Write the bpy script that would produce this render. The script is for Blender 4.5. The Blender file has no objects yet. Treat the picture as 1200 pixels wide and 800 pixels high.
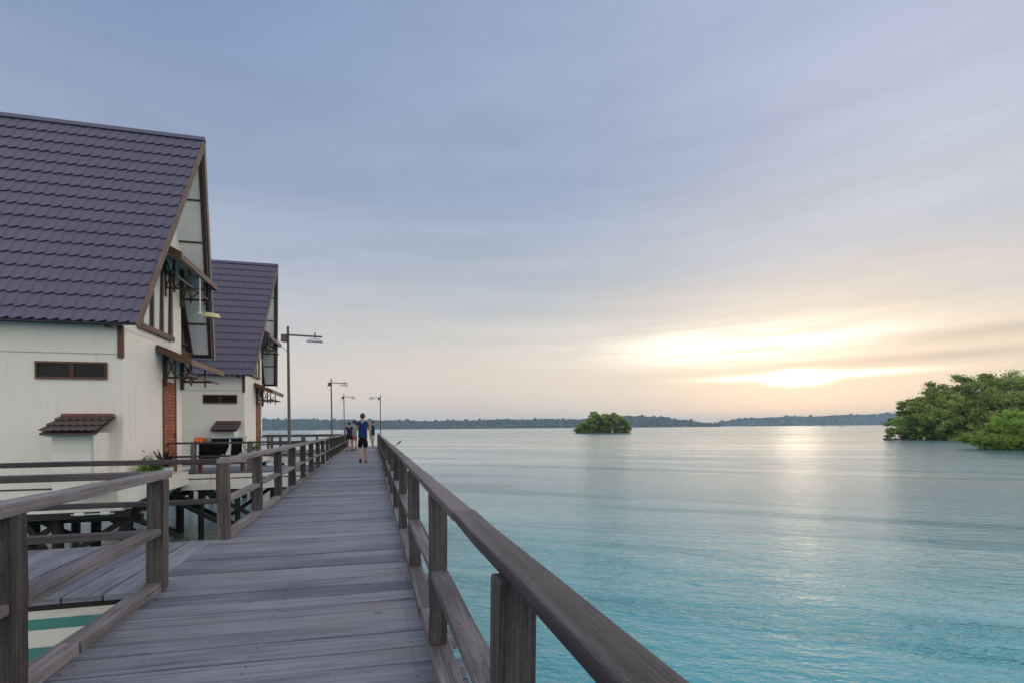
import bpy, bmesh, math, random
import numpy as np
from mathutils import Vector, Matrix
R = math.radians
random.seed(7); rng = np.random.default_rng(7)
C = bpy.context.scene.collection
S = bpy.context.scene

# ------------------------------------------------------------------ camera
YAW = R(15.1); FPX = 605.0; CAMZ = 1.2; ROLL = R(-0.45)
cam = bpy.data.objects.new('camera', bpy.data.cameras.new('camera')); C.objects.link(cam)
cam.location = (0, 0, CAMZ)
cam.rotation_euler = (Matrix.Rotation(-YAW, 3, 'Z') @ Matrix.Rotation(math.pi/2, 3, 'X') @ Matrix.Rotation(ROLL, 3, 'Z')).to_euler()
cam.data.sensor_width = 36; cam.data.lens = FPX/1200*36
cam.data.shift_y = 100.3/1200
cam.data.clip_start = 0.05; cam.data.clip_end = 40000
S.camera = cam
WATER = -1.6

def px(u, depth):
    """world x, y of the point seen in column u (of 1200) at this depth along the view axis"""
    l = (u-600)/FPX
    return (l*math.cos(YAW)+math.sin(YAW))*depth, (math.cos(YAW)-l*math.sin(YAW))*depth

# ------------------------------------------------------------------ node maths helper
class E:
    nt = None
    def __init__(s, sock): s.s = sock
    @staticmethod
    def m(op, *a):
        n = E.nt.nodes.new('ShaderNodeMath'); n.operation = op
        for i, x in enumerate(a):
            if isinstance(x, E): E.nt.links.new(x.s, n.inputs[i])
            else: n.inputs[i].default_value = x
        return E(n.outputs[0])
    def __add__(s, o): return E.m('ADD', s, o)
    __radd__ = __add__
    def __sub__(s, o): return E.m('SUBTRACT', s, o)
    def __rsub__(s, o): return E.m('SUBTRACT', o, s)
    def __mul__(s, o): return E.m('MULTIPLY', s, o)
    __rmul__ = __mul__
    def __truediv__(s, o): return E.m('DIVIDE', s, o)
def sstep(x, a, b):
    n = E.nt.nodes.new('ShaderNodeMapRange'); n.interpolation_type = 'SMOOTHSTEP'
    E.nt.links.new(x.s, n.inputs[0]); n.inputs[1].default_value = a; n.inputs[2].default_value = b
    return E(n.outputs[0])
def gauss(x, y, x0, y0, sx, sy):
    a = (x-x0)/sx; b = (y-y0)/sy
    return E.m('EXPONENT', (a*a+b*b)*-1.0)
def ramp(fac, stops, interp='EASE'):
    n = E.nt.nodes.new('ShaderNodeValToRGB'); n.color_ramp.interpolation = interp
    els = n.color_ramp.elements
    while len(els) < len(stops): els.new(0.5)
    for e, (p, c) in zip(els, stops): e.position = p; e.color = (*c, 1)
    E.nt.links.new(fac.s, n.inputs[0]); return n.outputs[0]
def mixc(f, a, b, mode='MIX'):
    n = E.nt.nodes.new('ShaderNodeMix'); n.data_type = 'RGBA'; n.blend_type = mode
    for i, x in ((0, f), (6, a), (7, b)):
        if isinstance(x, E): x = x.s
        if isinstance(x, bpy.types.NodeSocket): E.nt.links.new(x, n.inputs[i])
        elif isinstance(x, tuple): n.inputs[i].default_value = (*x, 1)
        else: n.inputs[i].default_value = x
    return n.outputs[2]
def lin(r, g, b):
    f = lambda v: (v/255/12.92 if v/255 <= .04045 else ((v/255+.055)/1.055)**2.4)
    return (f(r), f(g), f(b))

# ------------------------------------------------------------------ world
W = bpy.data.worlds.new('World'); S.world = W; W.use_nodes = True
nt = W.node_tree; nt.nodes.clear(); E.nt = nt
SUN_AZ, SUN_EL = R(44.2), R(5.0)
tc = nt.nodes.new('ShaderNodeTexCoord')
rot = nt.nodes.new('ShaderNodeVectorRotate'); rot.rotation_type = 'Z_AXIS'; rot.inputs['Angle'].default_value = YAW
nt.links.new(tc.outputs['Generated'], rot.inputs['Vector'])
sep = nt.nodes.new('ShaderNodeSeparateXYZ'); nt.links.new(rot.outputs[0], sep.inputs[0])
dx, dy, dz = (E(sep.outputs[i]) for i in range(3))
az = E.m('ARCTAN2', dx, dy)*57.2958            # degrees, to the right of the bay's middle
el = E.m('ARCSINE', dz)*57.2958
comb = nt.nodes.new('ShaderNodeCombineXYZ')
nt.links.new((az*0.030).s, comb.inputs[0]); nt.links.new((el*0.13-az*0.006).s, comb.inputs[1])
def noise_w(scale, detail, vec, rough=.5):
    n = nt.nodes.new('ShaderNodeTexNoise'); n.inputs['Scale'].default_value = scale
    n.inputs['Detail'].default_value = detail; n.inputs['Roughness'].default_value = rough
    nt.links.new(vec, n.inputs['Vector']); return E(n.outputs[0])
n1 = noise_w(1.1, 3, comb.outputs[0]); n2 = noise_w(3.4, 4, comb.outputs[0], .55)
comb2 = nt.nodes.new('ShaderNodeCombineXYZ')
nt.links.new((az*0.018).s, comb2.inputs[0]); nt.links.new((el*0.30-az*0.004).s, comb2.inputs[1])
n3 = noise_w(1.5, 4, comb2.outputs[0], .5)
elw = el + (n1-.5)*9.0 + (n2-.5)*1.6
comb3 = nt.nodes.new('ShaderNodeCombineXYZ')
nt.links.new((az*0.045+3.7).s, comb3.inputs[0]); nt.links.new((el*0.62-az*0.012).s, comb3.inputs[1])
n4 = noise_w(1.3, 5, comb3.outputs[0], .6)
t = elw*(1/60.0)
colL = ramp(t, [(0.0, lin(206,196,196)), (.07, lin(226,215,206)), (.17, lin(204,205,210)), (.29, lin(178,188,208)), (.42, lin(152,168,198)), (.65, lin(128,152,192)), (1, lin(116,142,184))])
colM = ramp(t, [(0.0, lin(214,202,194)), (.09, lin(226,214,202)), (.17, lin(214,211,207)), (.27, lin(182,192,206)), (.42, lin(158,174,203)), (.65, lin(160,176,207)), (1, lin(140,160,196))])
colR = ramp(t, [(0.0, lin(232,212,190)), (.09, lin(240,220,195)), (.19, lin(222,216,211)), (.30, lin(202,206,216)), (.45, lin(192,200,219)), (.65, lin(182,193,219)), (1, lin(160,176,206))])
c = mixc(sstep(az, -40, 4), colL, colM)
c = mixc(sstep(az, -2, 42), c, colR)
wide = gauss(az, el, 20, 3.5, 34, 4.2)
c = mixc(wide*.5, c, (.91, .81, .69))
mott = (n1-.5)*1.2+(n2-.5)*.7*(1-sstep(el, 22, 36)*.7)+(n3-.5)*.8*(1-sstep(el, 18, 34)*.7)
gm = N_ = nt.nodes.new('ShaderNodeCombineXYZ')
for i_, k_ in enumerate((.30, .27, .20)): nt.links.new((1.0+mott*k_*sstep(el, 3, 14)).s, gm.inputs[i_])
c = mixc(1.0, c, gm.outputs[0], 'MULTIPLY')
glow = gauss(az, el, 22, 8.3, 19, 2.5)*sstep(n3*.7+n2*.3, .30, .58)
c = mixc(glow*(.40+sstep(n4, .35, .62)*.50), c, (1.10, 1.00, .86))
core = gauss(az, el, 25.0, 8.0, 8.5, 1.35)
c = mixc(core*sstep(n4*.6+n3*.4, .28, .66)*.7, c, (4.2, 3.6, 2.8))
hot = gauss(az, el, 29.5, 4.75, 6.5, .28)*.14+gauss(az, el, 29.0, 4.6, 1.7, .45)
c = mixc(hot, c, (20, 16, 11.5))
# thin grey bars of cloud to the right of the sunset
bar = gauss(az-0.0, el-(az-40)*.03, 43, 7.4, 13, .55)*.55 + gauss(az, el, 39, 5.8, 11, .5)*.55
c = mixc(bar*(.5+n2*1.3), c, lin(196,184,178))
# unseen overcast behind the viewer, brightened to lift the walls and deck
back = sstep(az*-1.0, 60, 110)+sstep(az, 120, 155)
side = sstep(az, 48, 70)*(1-sstep(az, 115, 150))*sstep(el*-1.0, -70, -25)  # unseen sky past the right edge, made warm and bright to light the gables
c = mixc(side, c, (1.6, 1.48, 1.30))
backc = ramp(el*(1/90.0), [(0, (1.02,1.0,1.0)), (.35, (1.15,1.14,1.16)), (1, (.80,.85,.95))])
c = mixc(back, c, backc)
sky = nt.nodes.new('ShaderNodeTexSky'); sky.sky_type = 'NISHITA'; sky.sun_disc = False
sky.sun_elevation = SUN_EL; sky.sun_rotation = SUN_AZ; sky.altitude = 0; sky.dust_density = 2
bg1 = nt.nodes.new('ShaderNodeBackground'); nt.links.new(sky.outputs[0], bg1.inputs[0]); bg1.inputs[1].default_value = .10
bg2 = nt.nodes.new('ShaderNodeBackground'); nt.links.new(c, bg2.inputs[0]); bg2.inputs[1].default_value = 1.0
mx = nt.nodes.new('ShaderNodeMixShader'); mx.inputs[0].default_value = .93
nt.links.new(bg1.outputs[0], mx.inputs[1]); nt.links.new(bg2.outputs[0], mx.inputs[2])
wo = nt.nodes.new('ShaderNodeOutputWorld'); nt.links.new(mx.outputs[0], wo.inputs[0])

# ------------------------------------------------------------------ sun, veiled by cloud
sun = bpy.data.objects.new('sun', bpy.data.lights.new('sun', 'SUN')); C.objects.link(sun)
sd = Vector((math.sin(SUN_AZ)*math.cos(SUN_EL), math.cos(SUN_AZ)*math.cos(SUN_EL), math.sin(SUN_EL)))
sun.rotation_euler = (-sd).to_track_quat('-Z', 'Y').to_euler()
sun.data.energy = 0.6; sun.data.angle = R(100); sun.data.color = (1, .83, .6)

S.render.engine = 'CYCLES'
S.view_settings.view_transform = 'Standard'; S.view_settings.look = 'None'
S.view_settings.exposure = 0.0; S.view_settings.gamma = 1
S.cycles.max_bounces = 6; S.cycles.volume_bounces = 1; S.cycles.caustics_reflective = False; S.cycles.caustics_refractive = False

# ================================================================== materials
def newmat(name):
    m = bpy.data.materials.new(name); m.use_nodes = True
    nt = m.node_tree; E.nt = nt
    return m, nt, nt.nodes['Principled BSDF'], nt.nodes['Material Output']
def N(t, **k):
    n = E.nt.nodes.new(t)
    for a, b in k.items():
        if a in n.inputs: n.inputs[a].default_value = b
        else: setattr(n, a, b)
    return n
def L(a, b): E.nt.links.new(a.s if isinstance(a, E) else a, b)
def noise(vec, scale, detail=3, rough=.55, dist=0):
    n = N('ShaderNodeTexNoise'); n.inputs['Scale'].default_value = scale; n.inputs['Detail'].default_value = detail
    n.inputs['Roughness'].default_value = rough; n.inputs['Distortion'].default_value = dist
    if vec is not None: L(vec, n.inputs['Vector'])
    return E(n.outputs[0])
def attr(name):
    n = N('ShaderNodeAttribute'); n.attribute_name = name; return n
def bump(h, strength, dist, bsdf):
    b = N('ShaderNodeBump'); b.inputs['Strength'].default_value = strength; b.inputs['Distance'].default_value = dist
    L(h, b.inputs['Height']); L(b.outputs[0], bsdf.inputs['Normal'])

def wood(name, lo, hi, stain=(.04,.035,.035), stain_amt=.6, grain=1.0, rough=.75, warm=None, spec=.3, nails=False):
    """weathered timber; UV is metres along the grain / across it, attribute rnd varies board by board"""
    m, nt, b, out = newmat(name)
    uv = N('ShaderNodeUVMap'); a = attr('rnd')
    sp = N('ShaderNodeSeparateXYZ'); L(uv.outputs[0], sp.inputs[0])
    u, v = E(sp.outputs[0]), E(sp.outputs[1]); r = E(a.outputs['Fac'])
    def vec(su, sv):
        cb = N('ShaderNodeCombineXYZ'); L(u*su, cb.inputs[0]); L(v*sv, cb.inputs[1]); L(r*37.0, cb.inputs[2]); return cb.outputs[0]
    g1 = noise(vec(1.1, 34), 1, 6, .68, .5); g2 = noise(vec(3, 210), 1, 4, .7, .2); bl = noise(vec(1.3, 3.4), 1, 4, .6); fine = noise(vec(60, 90), 1, 3, .7)
    f = (g1-.5)*1.35 + (g2-.5)*.9 + (bl-.5)*.9 + (fine-.5)*.45 + .5 + (r-.5)*.40
    col = ramp(f, [(.22, lo), (.78, hi)], 'LINEAR')
    if warm: col = mixc(sstep(noise(vec(.7, 2), 1, 2)+(r-.5)*.25, .52, .70)*.45, col, warm)
    st = sstep(noise(vec(2.2, 11), 1.0, 5, .7), .60, .70)*stain_amt
    col = mixc(st, col, stain)
    crack = sstep(noise(vec(.8, 75), 1, 2, .5, .4), .665, .695)
    col = mixc(crack*.8*grain, col, (.018,.015,.016))
    knot = sstep(noise(vec(5, 13), 1, 1, .5), .745, .775)
    col = mixc(knot*.7*grain, col, (.03,.022,.02))
    if nails:
        pass
    L(col, b.inputs['Base Color']); b.inputs['Roughness'].default_value = rough
    b.inputs['Specular IOR Level'].default_value = spec
    bump(g1*.5+g2*.6+fine*.15-crack*.8, .55*grain, .004, b)
    return m

M = {}
M['deck'] = wood('deck planks', (.103,.110,.138), (.265,.280,.345), stain=(.055,.05,.055), stain_amt=.5, warm=(.24,.215,.215), spec=.35, rough=.62)
M['rail'] = wood('rail timber', (.024,.020,.023), (.098,.080,.088), stain=(.035,.03,.032), warm=(.15,.125,.13), rough=.55, spec=.4)
M['post'] = wood('post timber', (.030,.026,.028), (.125,.106,.106), stain=(.025,.02,.02), stain_amt=.6, warm=(.15,.12,.12), rough=.7)
M['old_post'] = wood('old post timber', (.07,.055,.055), (.21,.165,.165), stain=(.03,.024,.025), stain_amt=.8, rough=.75)
M['kerb'] = wood('kerb timber', (.085,.076,.083), (.265,.243,.255), stain=(.06,.05,.05), rough=.7)
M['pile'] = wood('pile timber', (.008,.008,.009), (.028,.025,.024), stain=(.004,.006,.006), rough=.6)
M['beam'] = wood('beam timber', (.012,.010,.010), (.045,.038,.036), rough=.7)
M['brown'] = wood('brown stained wood', (.075,.036,.022), (.17,.085,.052), stain=(.04,.02,.014), stain_amt=.3, grain=.4, rough=.5)
M['darkbrown'] = wood('dark brown wood', (.040,.023,.018), (.095,.055,.042), stain=(.02,.012,.01), grain=.4, rough=.5)
M['barge'] = wood('barge board wood', (.13,.085,.07), (.26,.18,.15), stain=(.08,.05,.04), stain_amt=.3, grain=.4, rough=.6)

def paint(name, base, var=.06, rough=.6, dirt=(.45,.42,.33), dirt_amt=.25, seams=0, bumpk=.15, scale=1.3):
    m, nt, b, out = newmat(name)
    tc = N('ShaderNodeTexCoord'); o = tc.outputs['Object']
    mp = N('ShaderNodeMapping'); mp.inputs['Scale'].default_value = (2.6, 2.6, .30); L(o, mp.inputs[0])
    f = noise(mp.outputs[0], scale, 5, .6); g = noise(o, 7*scale, 4, .6); h = noise(mp.outputs[0], 5*scale, 3)
    d = sstep(f*.65+h*.35, .50, .68)*dirt_amt*1.5
    col = mixc(d, base, dirt)
    col = mixc((g-.35)*var*3, col, tuple(x*.72 for x in base))
    if seams:
        sp = N('ShaderNodeSeparateXYZ'); L(o, sp.inputs[0]); z = E(sp.outputs[2])
        fr = E.m('FRACT', z*(1/seams)+.13)
        s = E.m('LESS_THAN', fr, .045)
        col = mixc(s*.28, col, (.25,.23,.19))
        bump(s*-1.0+g*.1, .5, .004, b)
    else: bump(g, bumpk, .003, b)
    L(col, b.inputs['Base Color']); b.inputs['Roughness'].default_value = rough; b.inputs['Specular IOR Level'].default_value = .3
    return m
M['wall'] = paint('cream wall paint', (.84,.79,.72), dirt=(.60,.56,.48), dirt_amt=.26)
M['siding'] = paint('cream siding paint', (.86,.80,.71), seams=.32, dirt=(.70,.62,.47))
M['skirt'] = paint('cream skirting paint', (.80,.76,.68), dirt=(.5,.46,.37), dirt_amt=.35, seams=.19)
M['white'] = paint('white paint', (.80,.81,.80), dirt=(.5,.5,.46))
M['frost'] = paint('frosted gable panel', (.92,.92,.91), var=.03, rough=.3, dirt=(.74,.75,.74), dirt_amt=.3, bumpk=.03)
M['boatcream'] = paint('cream boat roof', (.62,.60,.50), dirt=(.45,.42,.33), dirt_amt=.4, rough=.45)
M['teal'] = paint('teal boat paint', (.035,.20,.165), dirt=(.03,.12,.10), rough=.4)
M['metal'] = paint('galvanised lamp metal', (.10,.095,.10), var=.2, rough=.45, dirt=(.12,.08,.06))
M['lampgrey'] = paint('pale grey lamp housing', (.52,.54,.58), rough=.4)
M['yellowlamp'] = paint('yellowed lamp cover', (.80,.72,.36), rough=.35, dirt=(.6,.5,.25))
M['hull'] = paint('dark hull', (.05,.05,.06), rough=.6)
M['box'] = paint('siding of the utility box', (.76,.75,.68), seams=.21, dirt=(.5,.48,.4), dirt_amt=.3)

def plain(name, col, rough=.6, spec=.3, noiseamt=.2, sc=12, **k):
    m, nt, b, out = newmat(name)
    tc = N('ShaderNodeTexCoord'); g = noise(tc.outputs['Object'], sc, 4, .6)
    L(mixc((g-.3)*noiseamt*2, col, tuple(x*.5 for x in col)), b.inputs['Base Color'])
    b.inputs['Roughness'].default_value = rough; b.inputs['Specular IOR Level'].default_value = spec
    bump(g, .25, .01, b)
    return m
M['roof'] = plain('violet grey roof tile', (.104,.094,.154), .46, .35, .28, 1.2)
M['redroof'] = plain('red brown small roof tile', (.085,.062,.062), .5, .4, .3, 6)
M['ridgered'] = plain('rust red ridge', (.22,.085,.06), .5, .4, .3)
M['dark'] = plain('dark interior', (.012,.012,.013), .9)
M['shade'] = plain('grey awning underside', (.42,.43,.42), .8)
M['louver'] = plain('dark louvre glass', (.014,.014,.013), .3, .25)
M['curtain'] = plain('white curtain', (.72,.72,.72), .9)
M['skin'] = plain('skin', (.42,.23,.155), .55, .3, .08)
M['hair'] = plain('dark hair', (.02,.016,.014), .6)
M['brownhair'] = plain('brown hair', (.07,.05,.035), .6)
M['blue'] = plain('blue cotton', (.010,.036,.14), .85, .2, .25, 9)
M['navy'] = plain('navy cotton', (.018,.022,.055), .85, .2, .2, 9)
M['black'] = plain('black cotton', (.008,.008,.010), .9, .15, .2, 9)
M['tealcloth'] = plain('teal cotton', (.03,.36,.42), .85, .2, .2, 9)
M['redcloth'] = plain('red cotton', (.30,.05,.07), .85, .2, .2, 9)
M['beige'] = plain('beige cotton', (.50,.42,.33), .85, .2, .2, 9)
M['orange'] = plain('orange cloth', (.85,.20,.035), .7, .3, .25, 14)
M['paleblue'] = plain('pale blue cloth', (.38,.48,.58), .8, .2, .3, 14)
M['mauve'] = plain('mauve patterned cloth', (.36,.27,.34), .8, .2, .6, 40)
M['trough'] = plain('white planter', (.66,.70,.76), .5, .3, .15)
M['rock'] = plain('shore rock', (.12,.10,.085), .8, .3, .6, 2)
M['bench'] = wood('red brown bench wood', (.10,.04,.028), (.22,.095,.06), grain=.4, rough=.5)

m, nt, b, out = newmat('brick'); tc = N('ShaderNodeTexCoord')
mp = N('ShaderNodeMapping'); mp.inputs['Rotation'].default_value = (0, R(90), R(90)); 
sp = N('ShaderNodeSeparateXYZ'); L(tc.outputs['Object'], sp.inputs[0]); cb = N('ShaderNodeCombineXYZ')
L(sp.outputs[1], cb.inputs[0]); L(sp.outputs[2], cb.inputs[1])
bt = N('ShaderNodeTexBrick'); L(cb.outputs[0], bt.inputs['Vector']); bt.inputs['Scale'].default_value = 1
bt.inputs['Brick Width'].default_value = .21; bt.inputs['Row Height'].default_value = .085; bt.inputs['Mortar Size'].default_value = .009
bt.inputs['Color1'].default_value = (.50,.13,.045,1); bt.inputs['Color2'].default_value = (.33,.08,.035,1); bt.inputs['Mortar'].default_value = (.075,.04,.03,1)
L(mixc((noise(tc.outputs['Object'], 14, 4)-.3)*.8, bt.outputs[0], (.11,.04,.025)), b.inputs['Base Color']); b.inputs['Roughness'].default_value = .7
bump(E(bt.outputs['Fac'])*-1.0, .6, .01, b); M['brick'] = m

m, nt, b, out = newmat('window glass'); b.inputs['Base Color'].default_value = (.10,.12,.13,1); b.inputs['Roughness'].default_value = .06
b.inputs['Specular IOR Level'].default_value = .8; M['glass'] = m

def leaf(name, lo, hi, trans=.45, warm=None):
    m, nt, b, out = newmat(name); a = attr('rnd'); r = E(a.outputs['Fac'])
    g = N('ShaderNodeNewGeometry'); n = noise(g.outputs['Position'], .55, 3)
    col = ramp(r*.9+n*1.5-.68, [(.15, lo), (.85, hi)], 'LINEAR')
    if warm: col = mixc(sstep(r, .88, .95), col, warm)
    oi = N('ShaderNodeObjectInfo')
    hs = N('ShaderNodeHueSaturation'); L(col, hs.inputs['Color']); L(E(oi.outputs['Random'])*.035+.4825, hs.inputs['Hue']); L(E(oi.outputs['Random'])*.45+.78, hs.inputs['Value'])
    L(hs.outputs[0], b.inputs['Base Color']); b.inputs['Roughness'].default_value = .5; b.inputs['Specular IOR Level'].default_value = .25
    tr = N('ShaderNodeBsdfTranslucent'); L(hs.outputs[0], tr.inputs[0])
    mx = N('ShaderNodeMixShader'); mx.inputs[0].default_value = trans
    L(b.outputs[0], mx.inputs[1]); L(tr.outputs[0], mx.inputs[2]); L(mx.outputs[0], out.inputs[0]); return m
M['leaf'] = leaf('mangrove leaves', (.12,.175,.035), (.42,.53,.12), warm=(.24,.17,.10))
M['brightleaf'] = leaf('bright mangrove leaves', (.16,.25,.03), (.42,.54,.10))
M['potleaf'] = leaf('potted green leaves', (.04,.10,.02), (.20,.36,.06))
M['redleaf'] = leaf('dark red strap leaves', (.018,.010,.012), (.07,.030,.035))
M['forest'] = leaf('distant forest', (.014,.034,.030), (.036,.068,.046), .1)
M['bark'] = plain('bark', (.11,.095,.085), .85, .2, .5, 6)

# water ---------------------------------------------------------------
m, nt, b, out = newmat('sea water'); M['water'] = m
g = N('ShaderNodeNewGeometry'); P = g.outputs['Position']
sp = N('ShaderNodeSeparateXYZ'); L(P, sp.inputs[0]); X, Y = E(sp.outputs[0]), E(sp.outputs[1])
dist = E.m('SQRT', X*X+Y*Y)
def wv(rotz, sx, sy):
    rt = N('ShaderNodeMapping'); rt.inputs['Rotation'].default_value = (0,0,R(rotz)); L(P, rt.inputs[0])
    mp = N('ShaderNodeMapping'); mp.inputs['Scale'].default_value = (sx, sy, 1); L(rt.outputs[0], mp.inputs[0]); return mp.outputs[0]
# shallow green water by the houses on the left, turquoise lagoon on the right
shal = noise(wv(20, .10, .16), 1, 3)
col = ramp(shal, [(.3, (.020,.27,.345)), (.7, (.065,.39,.455))], 'LINEAR')
left = sstep(X*-1.0+(shal-.5)*3, 1.0, 4.5)
green = ramp(noise(wv(0, .5, .5), 1, 4), [(.35, (.03,.13,.105)), (.65, (.11,.23,.185))], 'LINEAR')
col = mixc(left*sstep(dist*-1.0, -45, -22), col, green)
col = mixc(sstep(dist, 6, 26)*.8, col, (.19,.305,.34)); col = mixc(sstep(dist, 40, 110)*.8, col, (.06,.15,.17))  # paler tint at middle distance paints in the reflected sky sheen
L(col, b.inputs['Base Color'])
b.inputs['IOR'].default_value = 1.36; b.inputs['Specular IOR Level'].default_value = .6
near = 1-sstep(dist, 4, 60)
rip = noise(wv(22, 2.6, 5.0), 1, 4, .62, .2)
rip2 = noise(wv(34, .55, 1.7), 1, 4, .6, .8)
swell = noise(wv(30, .12, .36), 1, 3, .5, .6)
lanes = noise(wv(34, .022, .15), 1, 3, .6, .5)
lane = sstep(lanes, .34, .70)
streak = sstep(noise(wv(40, .05, .40), 1, 3, .55, .7), .53, .64)
fine = noise(wv(5, 9, 22), 1, 2)
h = (rip-.5)*.060*(.45+lane*1.2+streak*1.3) + (rip2-.5)*(.05+streak*.16)*(.5+lane*.9) + (swell-.5)*.055*(.3+lane*1.2) + fine*.0025*near
bp = N('ShaderNodeBump'); bp.inputs['Strength'].default_value = 1.0; bp.inputs['Distance'].default_value = 1.0
L(h, bp.inputs['Height']); L(bp.outputs[0], b.inputs['Normal'])
L(.10+lane*.05+sstep(dist, 20, 200)*.12, b.inputs['Roughness'])

# ================================================================== mesh helpers
class MB:
    def __init__(s): s.v = []; s.f = []; s.uv = []; s.r = []
    def add(s, verts, faces, uvs=None, r=None):
        o = len(s.v); s.v += [tuple(v) for v in verts]
        if r is None: r = random.random()
        for i, f in enumerate(faces):
            s.f.append(tuple(o+k for k in f))
            s.uv.append(uvs[i] if uvs else [(verts[k][0]+verts[k][1], verts[k][2]) for k in f]); s.r.append(r)
    def box(s, a, b, axis=None, r=None):
        """axis-aligned box between corners a and b; grain along the longest axis"""
        a = Vector(a); b = Vector(b); d = b-a
        ax = axis if axis is not None else max(range(3), key=lambda i: abs(d[i]))
        up = [0, 0, 0]; up[(ax+1) % 3 if ax != 0 else 2] = 1
        m = (a+b)/2; e = Vector((0,0,0)); e[ax] = d[ax]/2
        oth = [i for i in range(3) if i != ax]
        upv = Vector((0,0,0)); upv[oth[1]] = 1
        side = Vector((0,0,0)); side[oth[0]] = 1
        s.bar(m-e, m+e, abs(d[oth[0]]), abs(d[oth[1]]), upv, r=r)
    def bar(s, p0, p1, w, h, up=(0,0,1), seg=1, jit=0, r=None, taper=1.0):
        p0 = Vector(p0); p1 = Vector(p1); d = (p1-p0); Ln = d.length; d = d/Ln
        up = Vector(up); sd = d.cross(up)
        if sd.length < 1e-4: sd = d.cross(Vector((1,0,0)))
        sd.normalize(); up = sd.cross(d).normalized()
        rings = []; vs = []
        for i in range(seg+1):
            tt = i/seg; c = p0+d*Ln*tt
            k = 1+(taper-1)*tt
            j = sd*random.uniform(-jit, jit)+up*random.uniform(-jit, jit)
            for (a, b_) in ((-1,-1), (1,-1), (1,1), (-1,1)):
                vs.append(c+j+sd*a*w/2*k+up*b_*h/2*k+Vector([random.uniform(-jit, jit)*.35 for _ in range(3)]))
        fs = []; uv = []
        cv = [0, w, w+h, 2*w+h, 2*w+2*h]
        for i in range(seg):
            u0, u1 = Ln*i/seg, Ln*(i+1)/seg
            for k in range(4):
                a = i*4+k; b_ = i*4+(k+1) % 4
                fs.append((a, b_, b_+4, a+4)); uv.append([(u0, cv[k]), (u0, cv[k+1]), (u1, cv[k+1]), (u1, cv[k])])
        fs.append((3,2,1,0)); uv.append([(0,h), (.05,h), (.05,0), (0,0)])
        n = seg*4; fs.append((n,n+1,n+2,n+3)); uv.append([(0,0), (.05,0), (.05,h), (0,h)])
        s.add(vs, fs, uv, r); return s
    def poly(s, pts, depth_vec, r=None):
        """prism: flat outline pushed along depth_vec"""
        n = len(pts); d = Vector(depth_vec); vs = [Vector(p) for p in pts]+[Vector(p)+d for p in pts]
        fs = [tuple(range(n-1, -1, -1)), tuple(range(n, 2*n))]+[(i, (i+1) % n, n+(i+1) % n, n+i) for i in range(n)]
        s.add(vs, fs, None, r); return s
    def tube(s, pts, rad, n=8, cap=True, r=None):
        vs = []; fs = []; uv = []; acc = 0; pts = [Vector(p) for p in pts]
        for i, p in enumerate(pts):
            d = (pts[min(i+1, len(pts)-1)]-pts[max(i-1, 0)]).normalized()
            a = d.cross(Vector((0,0,1)));
            if a.length < .05: a = Vector((1,0,0)) if abs(d.z) > .9 else d.cross(Vector((1,0,0)))
            a = (a - d*a.dot(d)).normalized(); b_ = d.cross(a)
            rr = rad[i] if hasattr(rad, '__len__') else rad
            for k in range(n):
                t = 2*math.pi*k/n; vs.append(p+a*math.cos(t)*rr+b_*math.sin(t)*rr)
        for i in range(len(pts)-1):
            l = (pts[i+1]-pts[i]).length
            for k in range(n):
                a_, b2 = i*n+k, i*n+(k+1) % n
                fs.append((a_, b2, b2+n, a_+n)); uv.append([(acc, k*.05), (acc, k*.05+.05), (acc+l, k*.05+.05), (acc+l, k*.05)])
            acc += l
        if cap:
            fs.append(tuple(range(n-1, -1, -1))); uv.append([(0,0)]*n); q = (len(pts)-1)*n
            fs.append(tuple(range(q, q+n))); uv.append([(0,0)]*n)
        s.add(vs, fs, uv, r); return s
    def build(s, name, mat, parent=None, bevel=0, smooth=False, loc=None):
        me = bpy.data.meshes.new(name); me.from_pydata(s.v, [], s.f); me.validate(clean_customdata=False)
        if len(me.polygons) == len(s.f):
            ul = me.uv_layers.new(name='UVMap'); flat = [c for f in s.uv for uvp in f for c in uvp]
            ul.data.foreach_set('uv', flat)
            at = me.attributes.new('rnd', 'FLOAT', 'FACE'); at.data.foreach_set('value', s.r)
        me.materials.append(mat)
        if smooth: me.polygons.foreach_set('use_smooth', [True]*len(me.polygons))
        me.update()
        o = bpy.data.objects.new(name, me); C.objects.link(o)
        if bevel:
            bv = o.modifiers.new('bevel', 'BEVEL'); bv.width = bevel; bv.segments = 2; bv.limit_method = 'ANGLE'
        if parent:
            o.parent = parent
            # children keep world placement: parents sit at loc with no rotation
            o.location = -Vector(parent.get('_org', (0,0,0)))
        return o
def recenter(o, p):
    """put the origin of a top-level mesh at p"""
    o.data.transform(Matrix.Translation(-Vector(p))); o.location = p
def tag(o, label=None, cat=None, group=None, kind=None):
    if label: o['label'] = label
    if cat: o['category'] = cat
    if group: o['group'] = group
    if kind: o['kind'] = kind
    return o
def thing(name, loc, label, cat, group=None):
    o = bpy.data.objects.new(name, None); C.objects.link(o); o.location = loc; o['_org'] = tuple(loc)
    o.empty_display_size = .2
    return tag(o, label, cat, group)
def sub(o, parent):
    """o (built in world coordinates under a root) becomes a sub-part of a sibling part"""
    o.parent = parent; o.location = (0, 0, 0)
def copy_tree(o, parent=None):
    c = o.copy(); C.objects.link(c); c.parent = parent
    for ch in list(o.children): copy_tree(ch, c)
    return c

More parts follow.
